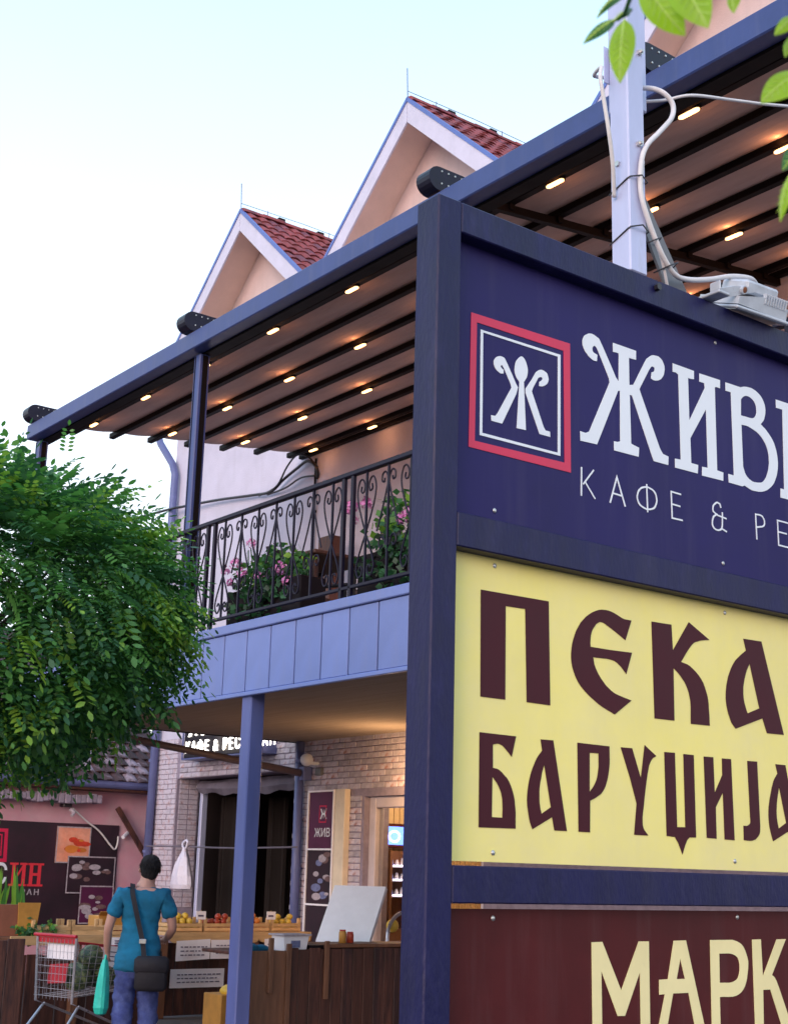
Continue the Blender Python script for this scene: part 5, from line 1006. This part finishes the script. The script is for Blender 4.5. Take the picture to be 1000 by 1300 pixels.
MB().prism([(5.72, 13.345, .99), (5.90, 13.345, .99), (5.93, 13.335, 1.29), (5.70, 13.335, 1.29)], (0, .012, 0)).build('ochre_panel', M_OCHRE, pt)
bl = MB()
for k in range(46):
    u = R.uniform(5.25, 5.82); v = R.uniform(13.4, 13.55); h = R.uniform(.15, .42); lean = R.uniform(-.08, .08); w_ = R.uniform(.008, .016)
    bl.cur = R.choice((1, 2, 2)); bl.add([(u - w_, v, 1.25), (u + w_, v, 1.25), (u + lean*.5 + w_, v - .02, 1.25 + h*.6), (u + lean, v - .04, 1.25 + h), (u + lean*.5 - w_, v - .02, 1.25 + h*.6)], [(0, 1, 2, 4), (4, 2, 3)])
bl.build('leaf_blades', M_LEAF, pt)
hang = MB()
leaf_clump('hanging_leaves', M_LEAF, pt, (5.88, 13.30, 1.03), (.26, .06, .12), 110, .07)

# ------------------------------------------------------------------ shopping trolley with melons
ct = thing('shopping_trolley', (5.95, 12.55, 0), 'steel wire shopping trolley with red handle loaded with watermelons', 'shopping trolley')
A = Vector((5.80, 12.15, 0)); ex = Vector((.96, .28, 0)); ey = Vector((-.28, .96, 0))
def T(a, b, z): return A + ex*a + ey*b + Vector((0, 0, z))
wr = MB()
L0, L1, W0 = 0.0, .96, .53
def rimz(a): return .98 - .10*a
def botz(a): return .50 + .06*a
for i in range(13):
    a = L0 + (L1 - L0) * i / 12
    for b_ in (0, W0): wr.tube([T(a*.93, b_ + (.04 if b_ == 0 else -.04), botz(a)), T(a, b_, rimz(a))], .0026, 4, False)
    wr.tube([T(a*.93, .04, botz(a)), T(a*.93, W0 - .04, botz(a))], .0035, 4, False)
for k in range(9):
    t_ = k / 8
    for b_ in (0, 1):
        bb = (.04*(1-t_)) if b_ == 0 else W0 - .04*(1-t_)
        wr.tube([T(0, bb, botz(0)*(1-t_) + rimz(0)*t_), T(L1*(.93 + .07*t_), bb, botz(L1)*(1-t_) + rimz(L1)*t_)], .0035, 4, False)
    wr.tube([T(L1*(.93+.07*t_), .04*(1-t_), botz(L1)*(1-t_) + rimz(L1)*t_), T(L1*(.93+.07*t_), W0 - .04*(1-t_), botz(L1)*(1-t_) + rimz(L1)*t_)], .0035, 4, False)
wr.build('basket', M_CHROME, ct)
fl_ = MB()
fl_.tube([T(0, 0, rimz(0)), T(L1, 0, rimz(L1)), T(L1, W0, rimz(L1)), T(0, W0, rimz(0))], .008, 6)
fl_.build('rim', M_REDP, ct)
bk = MB()
bk.tube([T(-.03, 0, 1.02), T(-.01, .02, .45), T(.08, .03, .42), T(-.16, .0, .14)], .013, 7).tube([T(-.03, W0, 1.02), T(-.01, W0-.02, .45), T(.08, W0-.03, .42), T(-.16, W0, .14)], .013, 7)
bk.tube([T(.08, .03, .42), T(.80, .10, .16)], .012, 7).tube([T(.08, W0-.03, .42), T(.80, W0-.10, .16)], .012, 7).tube([T(-.16, 0, .14), T(.80, .10, .16)], .012, 7).tube([T(-.16, W0, .14), T(.80, W0-.10, .16)], .012, 7)
bk.build('frame', M_CHROME, ct)
bg_ = MB()
for i in range(11): b_ = .01 + (W0 - .02) * i / 10; bg_.tube([T(-.025, b_, 1.0), T(-.01, b_, .47)], .0026, 4, False)
for k in range(8): z = .50 + .065*k; bg_.tube([T(-.02, .0, z), T(-.02, W0, z)], .0026, 4, False)
bg_.build('back_gate', M_CHROME, ct)
MB().prism([T(.012, .06, .82), T(.012, W0 - .10, .82), T(.010, W0 - .10, .95), T(.010, .06, .95)], ex*.004).build('paper_sleeve', M_PAPER, ct)
MB().prism([T(.02, .16, .62), T(.02, W0 - .12, .60), T(.02, W0 - .14, .77), T(.02, .14, .79)], ex*.006).build('red_flap', M_REDP, ct)
MB().tube([T(-.05, -.02, 1.03), T(-.05, W0 + .02, 1.03)], .016, 8).build('handle', M_REDP, ct)
MB().prism([T(-.02, .0, .965), T(-.02, W0, .965), T(-.02, W0, 1.01), T(-.02, 0, 1.01)], ex*.01).build('handle_panel', M_REDP, ct)
for a, b_ in ((-.16, 0), (-.16, W0), (.80, .10), (.80, W0 - .10)):
    wv = MB().tube([T(a, b_ - .014, .06), T(a, b_ + .014, .06)], .058, 12)
    wo = wv.build('wheel', M_BLACK, ct)
    MB().prism([T(a - .03, b_ - .02, .06), T(a + .03, b_ - .02, .06), T(a + .02, b_ - .02, .15), T(a - .02, b_ - .02, .15)], ey*.04).build('fork', M_CHROME, ct)
for k, (a, b_, z, r, lab) in enumerate(((.24, .26, .66, .13, 'large watermelon at the handle end of the trolley'), (.50, .16, .68, .125, 'large watermelon in the middle of the trolley, near side'), (.52, .34, .67, .115, 'watermelon in the middle of the trolley, far side'), (.70, .23, .69, .12, 'watermelon at the front end of the trolley'), (.36, .22, .83, .115, 'watermelon on top of the others in the trolley'))):
    o = thing('watermelon', T(a, b_, z), lab, 'watermelon', 'watermelons in the trolley', (R.uniform(-.5, .5), 1.3, R.uniform(0, 3)))
    MB().ball((0, 0, 0), r, 16, 10, (1, 1, 1.15)).build('melon', M_MELON, o, True)
    MB().tube([(0, 0, r*1.12), (.005, 0, r*1.12 + .02)], .006, 5).build('stalk', M_WOODM, o)
p0 = T(.30, -.012, .76); p1 = T(.58, -.012, .74)
o = thing('price_sheet', p0, 'white price sheet clipped on the side of the shopping trolley', 'price sheet', 'white price sheets pinned to the stalls')
MB().prism([p0, p1, p1 + Vector((0, 0, .18)), p0 + Vector((0, 0, .19))], -ey*.0015).build('paper', M_PAPER, o)
ln = MB()
for k in range(3): ln.prism([p0 + ex*.03 + Vector((0,0,.05+.04*k)) - ey*.002, p1 - ex*.05 + Vector((0,0,.05+.04*k)) - ey*.002, p1 - ex*.05 + Vector((0,0,.058+.04*k)) - ey*.002, p0 + ex*.03 + Vector((0,0,.058+.04*k)) - ey*.002], -ey*.0006)
ln.build('handwriting', M_INK, o)

from mathutils import noise
# ------------------------------------------------------------------ the man
def skin_mesh(name, pts, edges, root, m, parent, sub=2, wrinkle=0.0):
    me = bpy.data.meshes.new(name); me.from_pydata([p[0] for p in pts], edges, [])
    o = bpy.data.objects.new(name, me); col.objects.link(o)
    sk = o.modifiers.new('skin', 'SKIN'); sk.use_smooth_shade = True
    if not me.skin_vertices: raise RuntimeError('no skin layer')
    for i, p in enumerate(pts):
        r = p[1]; me.skin_vertices[0].data[i].radius = (r, r) if not isinstance(r, tuple) else r
        me.skin_vertices[0].data[i].use_root = (i == root)
    ss = o.modifiers.new('smooth', 'SUBSURF'); ss.levels = sub; ss.render_levels = sub
    bpy.context.view_layer.update()
    dg = bpy.context.evaluated_depsgraph_get()
    nm = bpy.data.meshes.new_from_object(o.evaluated_get(dg)); nm.materials.clear(); nm.materials.append(m)
    for p in nm.polygons: p.use_smooth = True
    if wrinkle:
        for v in nm.vertices:
            c = v.co; k_ = noise.noise(Vector((c.x*9, c.y*9, c.z*22 + c.x*14))) + .6*noise.noise(Vector((c.x*22 + c.z*9, c.y*22, c.z*30)))
            v.co = c + v.normal * wrinkle * k_
    bpy.data.objects.remove(o); nm.name = name
    q = bpy.data.objects.new(name, nm); col.objects.link(q); q.parent = parent; LOC[q.name] = Vector((0, 0, 0))
    return q
ML = (6.05, 11.47, 0.0); MRZ = math.atan2(.47, .88)
man = thing('person', ML, 'man seen from behind in teal t-shirt and blue jeans with black shoulder bag', 'person', None, (0, 0, -MRZ))
# local frame: +x to his right, +y the way he faces
P = [((0, 0, .93), (.155, .10)), ((0, .01, 1.08), (.14, .095)), ((0, .02, 1.24), (.165, .105)), ((.005, .01, 1.38), (.16, .09)), ((.02, .02, 1.47), .062), ((.035, .045, 1.54), .058), ((.05, .07, 1.62), (.082, .10)), ((.055, .075, 1.69), (.075, .092)),
     ((-.17, .0, 1.405), .068), ((-.235, -.02, 1.29), .052), ((-.275, -.02, 1.13), .042), ((-.275, .08, .98), .036), ((-.27, .13, .91), .026),
     ((.185, .0, 1.405), .068), ((.25, -.01, 1.29), .052), ((.285, .01, 1.13), .042), ((.25, .16, 1.06), .036), ((.235, .24, 1.04), .026),
     ((-.095, 0, .88), .10), ((-.105, .02, .50), .062), ((-.11, -.02, .10), .045), ((-.12, .10, .045), .04),
     ((.095, 0, .88), .10), ((.11, .03, .50), .062), ((.12, -.01, .10), .045), ((.14, .11, .045), .04)]
E_ = [(0,1),(1,2),(2,3),(3,4),(4,5),(5,6),(6,7),(3,8),(8,9),(9,10),(10,11),(11,12),(3,13),(13,14),(14,15),(15,16),(16,17),(0,18),(18,19),(19,20),(20,21),(0,22),(22,23),(23,24),(24,25)]
def hand(wrist, palm_d, side, down):
    """palm and five bent fingers hanging off the wrist vertex"""
    w_ = Vector(P[wrist][0]); d = Vector(palm_d).normalized(); s = Vector(side).normalized(); c = Vector(down).normalized()
    k = len(P); P.append((tuple(w_ + d*.05), .024)); E_.append((wrist, k))
    for f, (off, ln) in enumerate(((-.030, .030), (-.010, .036), (.010, .034), (.028, .026))):
        b0 = w_ + d*.085 + s*off; j = len(P)
        P.append((tuple(b0), .0095)); P.append((tuple(b0 + d*ln + c*.012), .0085)); P.append((tuple(b0 + d*ln*1.3 + c*.042), .007))
        E_.extend([(k, j), (j, j+1), (j+1, j+2)])
    j = len(P); P.append((tuple(w_ + d*.045 - s*.038 + c*.012), .010)); P.append((tuple(w_ + d*.075 - s*.040 + c*.032), .0085)); E_.extend([(k, j), (j, j+1)])
hand(12, (0, .15, -1), (0, -1, 0), (1, .2, 0))
hand(17, (-.2, 1, -.15), (1, 0, 0), (-.2, 0, -1))
body = skin_mesh('body', P, E_, 0, M_SKIN, man)
fm = MB()      # ears, nose, eyes, mouth
fm.ball((.139, .07, 1.635), .028, 8, 6, (.4, .8, 1.1)).ball((-.038, .07, 1.635), .028, 8, 6, (.4, .8, 1.1)).ball((.053, .178, 1.625), .020, 8, 6, (.7, 1, 1.2))
fm.build('ears_and_nose', M_SKIN, man, True)
MB().ball((.022, .163, 1.65), .010, 8, 6).ball((.084, .163, 1.65), .010, 8, 6).build('eyes', M_BLACK, man, True)
MB().ball((.053, .168, 1.585), .018, 8, 6, (1.3, .4, .35)).build('mouth', M_TOMATO, man, True)
hr = MB(); n = 14
for i in range(7):
    for j in range(n):
        pass
hr.ball((.053, .062, 1.672), .098, 16, 12, (.94, 1.08, 1.0), .03).ball((.05, .02, 1.615), .075, 12, 8, (1.05, .8, 1.0), .03)
for i in range(900):
    d = Vector((R.gauss(0, 1), R.gauss(0, 1), R.gauss(0, 1))).normalized()
    if d.z < -.1 and d.y > -.2: continue
    p = Vector((.053 + d.x*.090, .055 + d.y*.100, 1.668 + d.z*.096)); q = d.cross(Vector((R.uniform(-1, 1), R.uniform(-1, 1), R.uniform(-1, 1)))).normalized()
    e = p + d*R.uniform(.008, .022) + Vector((0, -.004, -.022)) + q*.008
    hr.add([p - q*.004, p + q*.004, e], [(0, 1, 2)])
hr.build('hair', M_HAIR, man)
SP = [((0, .0, .74), (.245, .175)), ((0, .0, .86), (.225, .165)), ((0, .005, .98), (.200, .145)), ((0, .015, 1.12), (.168, .118)), ((0, .02, 1.26), (.185, .125)), ((.003, .01, 1.385), (.175, .105)), ((.015, .012, 1.455), (.088, .072)),
      ((-.175, .0, 1.405), .088), ((-.225, -.015, 1.30), .078), ((-.252, -.02, 1.215), .074), ((.19, .0, 1.405), .088), ((.24, -.008, 1.30), .078), ((.266, .0, 1.215), .074)]
skin_mesh('t_shirt', SP, [(0,1),(1,2),(2,3),(3,4),(4,5),(5,6),(5,7),(7,8),(8,9),(5,10),(10,11),(11,12)], 0, M_SHIRT, man, 3, .014)
JP = [((0, 0, 1.0), (.165, .118)), ((0, 0, .87), (.165, .12)), ((-.095, 0, .76), .108), ((-.105, .02, .50), .098), ((-.11, -.01, .22), .092), ((-.112, -.02, .07), .090), ((.095, 0, .76), .108), ((.11, .03, .50), .098), ((.12, 0, .22), .092), ((.122, -.01, .07), .090)]
skin_mesh('jeans', JP, [(0,1),(1,2),(2,3),(3,4),(4,5),(1,6),(6,7),(7,8),(8,9)], 1, M_JEANS, man, 3, .015)
for x in (-.118, .132): MB().cbox((x - .045, -.09, .0), (x + .045, .17, .075), .02).build('shoe', M_BAGB, man)
sb = thing('shoulder_bag', ML, 'black shoulder bag hanging at the man\'s right hip', 'bag', None, (0, 0, -MRZ))
bg2 = MB(); bg2.cbox((-.02, -.23, .62), (.26, -.13, .90), .03); bg2.build('pouch', M_BAGB, sb, True)
MB().cbox((-.03, -.242, .76), (.27, -.12, .91), .03).build('flap', M_BAGB, sb, True)
stp = MB()
spn = smooth_pts([(.05, -.185, .90), (.03, -.155, 1.02), (-.01, -.138, 1.16), (-.05, -.132, 1.30), (-.085, -.10, 1.43), (-.09, -.03, 1.505), (-.085, .07, 1.47), (-.03, .155, 1.28), (.08, .15, 1.1), (.17, .08, .95), (.20, -.08, .90)], 4)
for a_, b_ in zip(spn[:-1], spn[1:]): stp.beam(a_, b_ + (b_ - a_)*.15, .042, .006, (0, 1, .2))
stp.build('strap', M_BAGB, sb)
MB().cbox((.0, -.178, 1.01), (.06, -.160, 1.05), .004).build('buckle', M_SCREW, sb)
gb = thing('green_bag', ML, 'turquoise green plastic bag held in the man\'s left hand', 'bag', None, (0, 0, -MRZ))
b = MB(); n = 12; rings = []
for dz, rx, ry in ((0, .02, .03), (.05, .035, .05), (.14, .05, .09), (.28, .062, .12), (.40, .066, .13), (.45, .05, .11), (.465, .02, .05)):
    rings.append([(-.285 + rx*math.cos(2*PI*j/n)*(1+.15*math.sin(3*j)) - dz*.02, .125 + ry*math.sin(2*PI*j/n)*(1+.1*math.sin(5*j+dz*8)), .86 - dz) for j in range(n)])
for a, c in zip(rings[:-1], rings[1:]):
    for j in range(n): b.add([a[j], a[(j+1) % n], c[(j+1) % n], c[j]], [(0, 1, 2, 3)])
b.add(rings[-1], [tuple(range(n))]); b.build('sack', M_BAGG, gb, True)
MB().tube(smooth_pts([(-.285, .10, .85), (-.28, .12, .90), (-.275, .14, .87)], 4), .012, 6).build('handle', M_BAGG, gb, True)

# ------------------------------------------------------------------ the tree
def frond_local(nl, L_, lw):
    """one pinnate leaf along +x, drooping: list of leaflet quads (4 points each)"""
    out_ = []
    for i in range(nl):
        x = L_ * (.18 + .78 * i / nl); z = -.35 * L_ * (x / L_) ** 2
        for s in (-1, 1):
            ll = lw * R.uniform(.85, 1.1) * (1 - .25 * abs(i / nl - .45))
            d = Vector((.30, s, -.28)).normalized(); w_ = Vector((.5, -s*.18, R.uniform(-.2, .2))).normalized() * ll * .24
            a = Vector((x, s*.006, z))
            out_.append([a, a + d*ll*.35 + w_, a + d*ll*.72 + w_*.85, a + d*ll + Vector((0, 0, -.006)), a + d*ll*.72 - w_*.85, a + d*ll*.35 - w_])
    d = Vector((1, 0, -.5)).normalized(); a = Vector((L_, 0, -.35*L_)); w_ = Vector((0, 1, 0)) * lw * .24
    out_.append([a, a + d*lw*.35 + w_, a + d*lw*.72 + w_*.85, a + d*lw, a + d*lw*.72 - w_*.85, a + d*lw*.35 - w_])
    return out_
TC = Vector((2.82, 8.17, 3.08))
tree = thing('robinia_tree', (TC.x, TC.y, 0), 'round leafy green tree with drooping feathery leaves at the left', 'tree')
tk = MB(); tk.tube(smooth_pts([(TC.x, TC.y, 0), (TC.x + .03, TC.y, 1.2), (TC.x - .02, TC.y + .02, 2.3), (TC.x, TC.y, 2.7)], 4), [.13, .125, .12, .115, .11, .108, .105, .10, .10, .10, .10, .10, .09], 10)
tko = tk.build('trunk', M_BARK, tree, True)
lm = MB()
for k in range(26):
    a = 2*PI*k/26 + R.uniform(-.2, .2); el = R.uniform(.0, 1.3); r = R.uniform(.65, 1.0)
    e = Vector((math.cos(a)*math.cos(el), math.sin(a)*math.cos(el), math.sin(el)*.9)) * r
    b0 = Vector((TC.x, TC.y, 2.6))
    lm.tube(smooth_pts([b0, b0 + e*.45 + Vector((0, 0, .25)), TC + e*.95 + Vector((0, 0, -.02))], 4), [.04, .036, .032, .028, .024, .02, .016, .012, .008], 5)
lm.build('limb', M_BARK, tree, True)
cr = MB(); verts = cr.v; faces = cr.f; mis = cr.mi
from mathutils import noise
RX_, RZ_ = 1.38, .86
def add_frond(p, outd, droop, L_, lw, mi):
    x = (outd + Vector((0, 0, droop))).normalized()
    y = x.cross(Vector((R.uniform(-.5, .5), R.uniform(-.5, .5), 1))).normalized(); z = y.cross(x) * -1
    if z.z < 0: z = -z; y = -y
    M = Matrix((x, y, z)).transposed()
    for lf_ in frond_local(6, L_, lw):
        k = len(verts)
        for q in lf_: verts.append(tuple(p + M @ q))
        faces.append((k, k+1, k+5)); faces.append((k+1, k+2, k+4, k+5)); faces.append((k+2, k+3, k+4)); mis.extend((mi, mi, mi))
def lower_edge(s_): return 1.05 if s_ < .42 else (1.05 - 1.5*(s_ - .42) if s_ < .64 else max(.2, .72 - .66*(s_ - .64)))
count = 0
for i in range(14000):
    d = Vector((R.gauss(0, 1), R.gauss(0, 1), R.gauss(0, 1))).normalized()
    nz_ = noise.noise(d * 2.6 + Vector((3, 1, 7))) * .5 + noise.noise(d * 6.0) * .28
    if d.z < -.80: continue
    shell = R.random()
    rr = (1.0 + nz_ * .26) * (1 - .30 * shell ** 1.6)
    if nz_ < -.16 and shell < .5 and R.random() < .6: continue
    p = TC + Vector((d.x * RX_ * rr, d.y * RX_ * rr, d.z * RZ_ * rr))
    if d.z < -.1: p.z -= (.25 * max(0, noise.noise(Vector((d.x, d.y, 0)) * 3.3)) + R.uniform(0, .06))
    # keep the half the place shows
    if (p - TC).dot(Vector((.3, .95, 0))) > .75: continue
    side = (p - TC).dot(Vector((.795, -.606, 0)))
    if p.z < TC.z - lower_edge(side): continue
    outd = Vector((d.x, d.y, d.z * .5)) + Vector((R.gauss(0, .45), R.gauss(0, .45), R.gauss(0, .3)))
    droop = -.55 if d.z < .3 else .10
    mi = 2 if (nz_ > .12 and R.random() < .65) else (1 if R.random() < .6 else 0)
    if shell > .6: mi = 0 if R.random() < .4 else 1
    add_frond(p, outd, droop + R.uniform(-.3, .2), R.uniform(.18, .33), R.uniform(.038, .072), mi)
    count += 1
    if count > 5600: break
for i in range(420):                                      # hanging sprays at the lower left
    s_ = R.uniform(-.3, .52); dz = -.45 - R.random() * (lower_edge(s_) - .50)
    p = TC + Vector((.795, -.606, 0)) * s_ + Vector((-.606, -.795, 0)) * R.uniform(.0, .75) + Vector((0, 0, dz))
    add_frond(p, Vector((R.gauss(.1, .5), R.gauss(-.4, .5), 0)), -.7 + R.uniform(-.3, .2), R.uniform(.17, .30), R.uniform(.04, .064), R.choice((0, 1, 1, 2)))
# long feathery shoots sticking out of the outline
for i in range(90):
    d = Vector((R.gauss(0, 1), R.gauss(0, 1), R.gauss(0, .8) + .2)).normalized()
    b0 = TC + Vector((d.x*RX_, d.y*RX_, d.z*RZ_)) * .95
    for k in range(4):
        add_frond(b0 + d * .07 * k + Vector((0, 0, .02*k)), d + Vector((R.gauss(0, .7), R.gauss(0, .7), R.gauss(0, .4))), -.1, R.uniform(.13, .2), .04, R.choice((0, 1, 1)))
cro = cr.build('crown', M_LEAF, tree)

# ------------------------------------------------------------------ near branch hanging into the view at the top right
M_VEIN = mat('leaf_vein', (0.42, 0.60, 0.10), 0.5, 0, 0.1, 20)
NEAR = [
 ((0.852, 0.7832, 2.432), (0.8441, 0.7832, 2.3615), 0.0251, 0, 0.15),
 ((0.8853, 0.8241, 2.4679), (0.8517, 0.8354, 2.4322), 0.0116, 1, 0.2),
 ((0.8861, 0.8161, 2.4904), (0.8665, 0.8325, 2.4658), 0.0077, 1, 0.5),
 ((0.8952, 0.8145, 2.4742), (0.8769, 0.8205, 2.4588), 0.0062, 1, 0.4),
 ((0.8045, 0.7202, 2.4177), (0.8266, 0.6912, 2.3557), 0.0318, 0, 0.1),
 ((0.8139, 0.6888, 2.4124), (0.8202, 0.6604, 2.3455), 0.034, 0, -0.1),
 ((0.9154, 0.7028, 2.4507), (0.9064, 0.7006, 2.419), 0.0145, 0, 0.3),
 ((0.9433, 0.6564, 2.4087), (0.9146, 0.6618, 2.3798), 0.0142, 0, 0.2),
 ((0.9335, 0.6462, 2.3437), (0.8984, 0.6681, 2.3091), 0.0291, 0, 0.35),
 ((0.9419, 0.6651, 2.2666), (0.9342, 0.6823, 2.2123), 0.0152, 0, 0.5),
 ((0.991, 0.6903, 2.3132), (0.9601, 0.6935, 2.2764), 0.0189, 1, 0.1),
 ((0.9589, 0.6716, 2.4054), (0.9434, 0.6737, 2.3756), 0.0115, 0, 0.3),
 ((0.9742, 0.6624, 2.3186), (0.9778, 0.64, 2.2597), 0.0284, 0, 0),
 ((0.8962, 0.6642, 2.4547), (0.894, 0.644, 2.4025), 0.031, 0, 0),
 ((0.9388, 0.638, 2.4355), (0.9477, 0.6113, 2.3775), 0.031, 0, 0),
]
br_ = thing('overhanging_branch', (0.9953, 0.6485, 2.5098), 'lime green leafy twig hanging close overhead at the top right', 'branch')
tw_ = MB()
for P_ in ([(1.0823, 0.5918, 2.6786), (0.9953, 0.6485, 2.5098), (0.9592, 0.6667, 2.4194), (0.9545, 0.6641, 2.3594), (0.9669, 0.6794, 2.2839)],
           [(0.9953, 0.6485, 2.5098), (0.9191, 0.6816, 2.4672), (0.8541, 0.7012, 2.4396), (0.8396, 0.7488, 2.4471), (0.8581, 0.7887, 2.4409)],
           [(0.8581, 0.7887, 2.4409), (0.8817, 0.8022, 2.4635), (0.8867, 0.8235, 2.4664)]):
    tw_.tube(smooth_pts(P_, 5), .0022, 6)
tw_.build('twig', M_NEARDARK, br_, True)
cam_p = Vector((0, 0, 1.65))
for b_, t_, w_, m_, twist in NEAR:
    b_ = Vector(b_); t_ = Vector(t_); ax = t_ - b_; view = (b_ - cam_p).normalized()
    sd = ax.cross(view).normalized(); sd = (Matrix.Rotation(twist * 1.6, 3, ax.normalized()) @ sd) * (w_ / 2); nrm = sd.cross(ax).normalized()
    mb = MB(); n = 9
    for i in range(n + 1):
        q = i / n; wd = math.sin(PI * min(1, q * 1.02) ** .85) ** .7 if 0 < q < 1 else .03
        c_ = b_ + ax * q - nrm * (.006 * math.sin(PI * q)) + nrm * .002
        mb.v += [tuple(c_ - sd * wd + nrm * .004 * wd), tuple(c_ - sd * wd * .5 + nrm * .001), tuple(c_), tuple(c_ + sd * wd * .5 + nrm * .001), tuple(c_ + sd * wd + nrm * .004 * wd)]
    for i in range(n):
        for j in range(4): mb.f.append((i*5+j, i*5+j+1, i*5+6+j, i*5+5+j)); mb.mi.append(0)
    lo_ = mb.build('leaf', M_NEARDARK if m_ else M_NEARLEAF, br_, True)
    rib = MB().tube([b_ + ax * (i / 8) - nrm * (.006 * math.sin(PI * i / 8)) + nrm * .0018 for i in range(9)], [.0008] * 8 + [.0003], 5)
    for i in range(1, 8):
        c_ = b_ + ax * (i / 9) - nrm * (.006 * math.sin(PI * i / 9)) + nrm * .0014
        for sg in (-1, 1): rib.tube([c_, c_ + ax * .10 + sd * sg * .62 * math.sin(PI * i / 9) - nrm * .0002], .00035, 3, False)
    rib.build('midrib', M_VEIN, lo_)
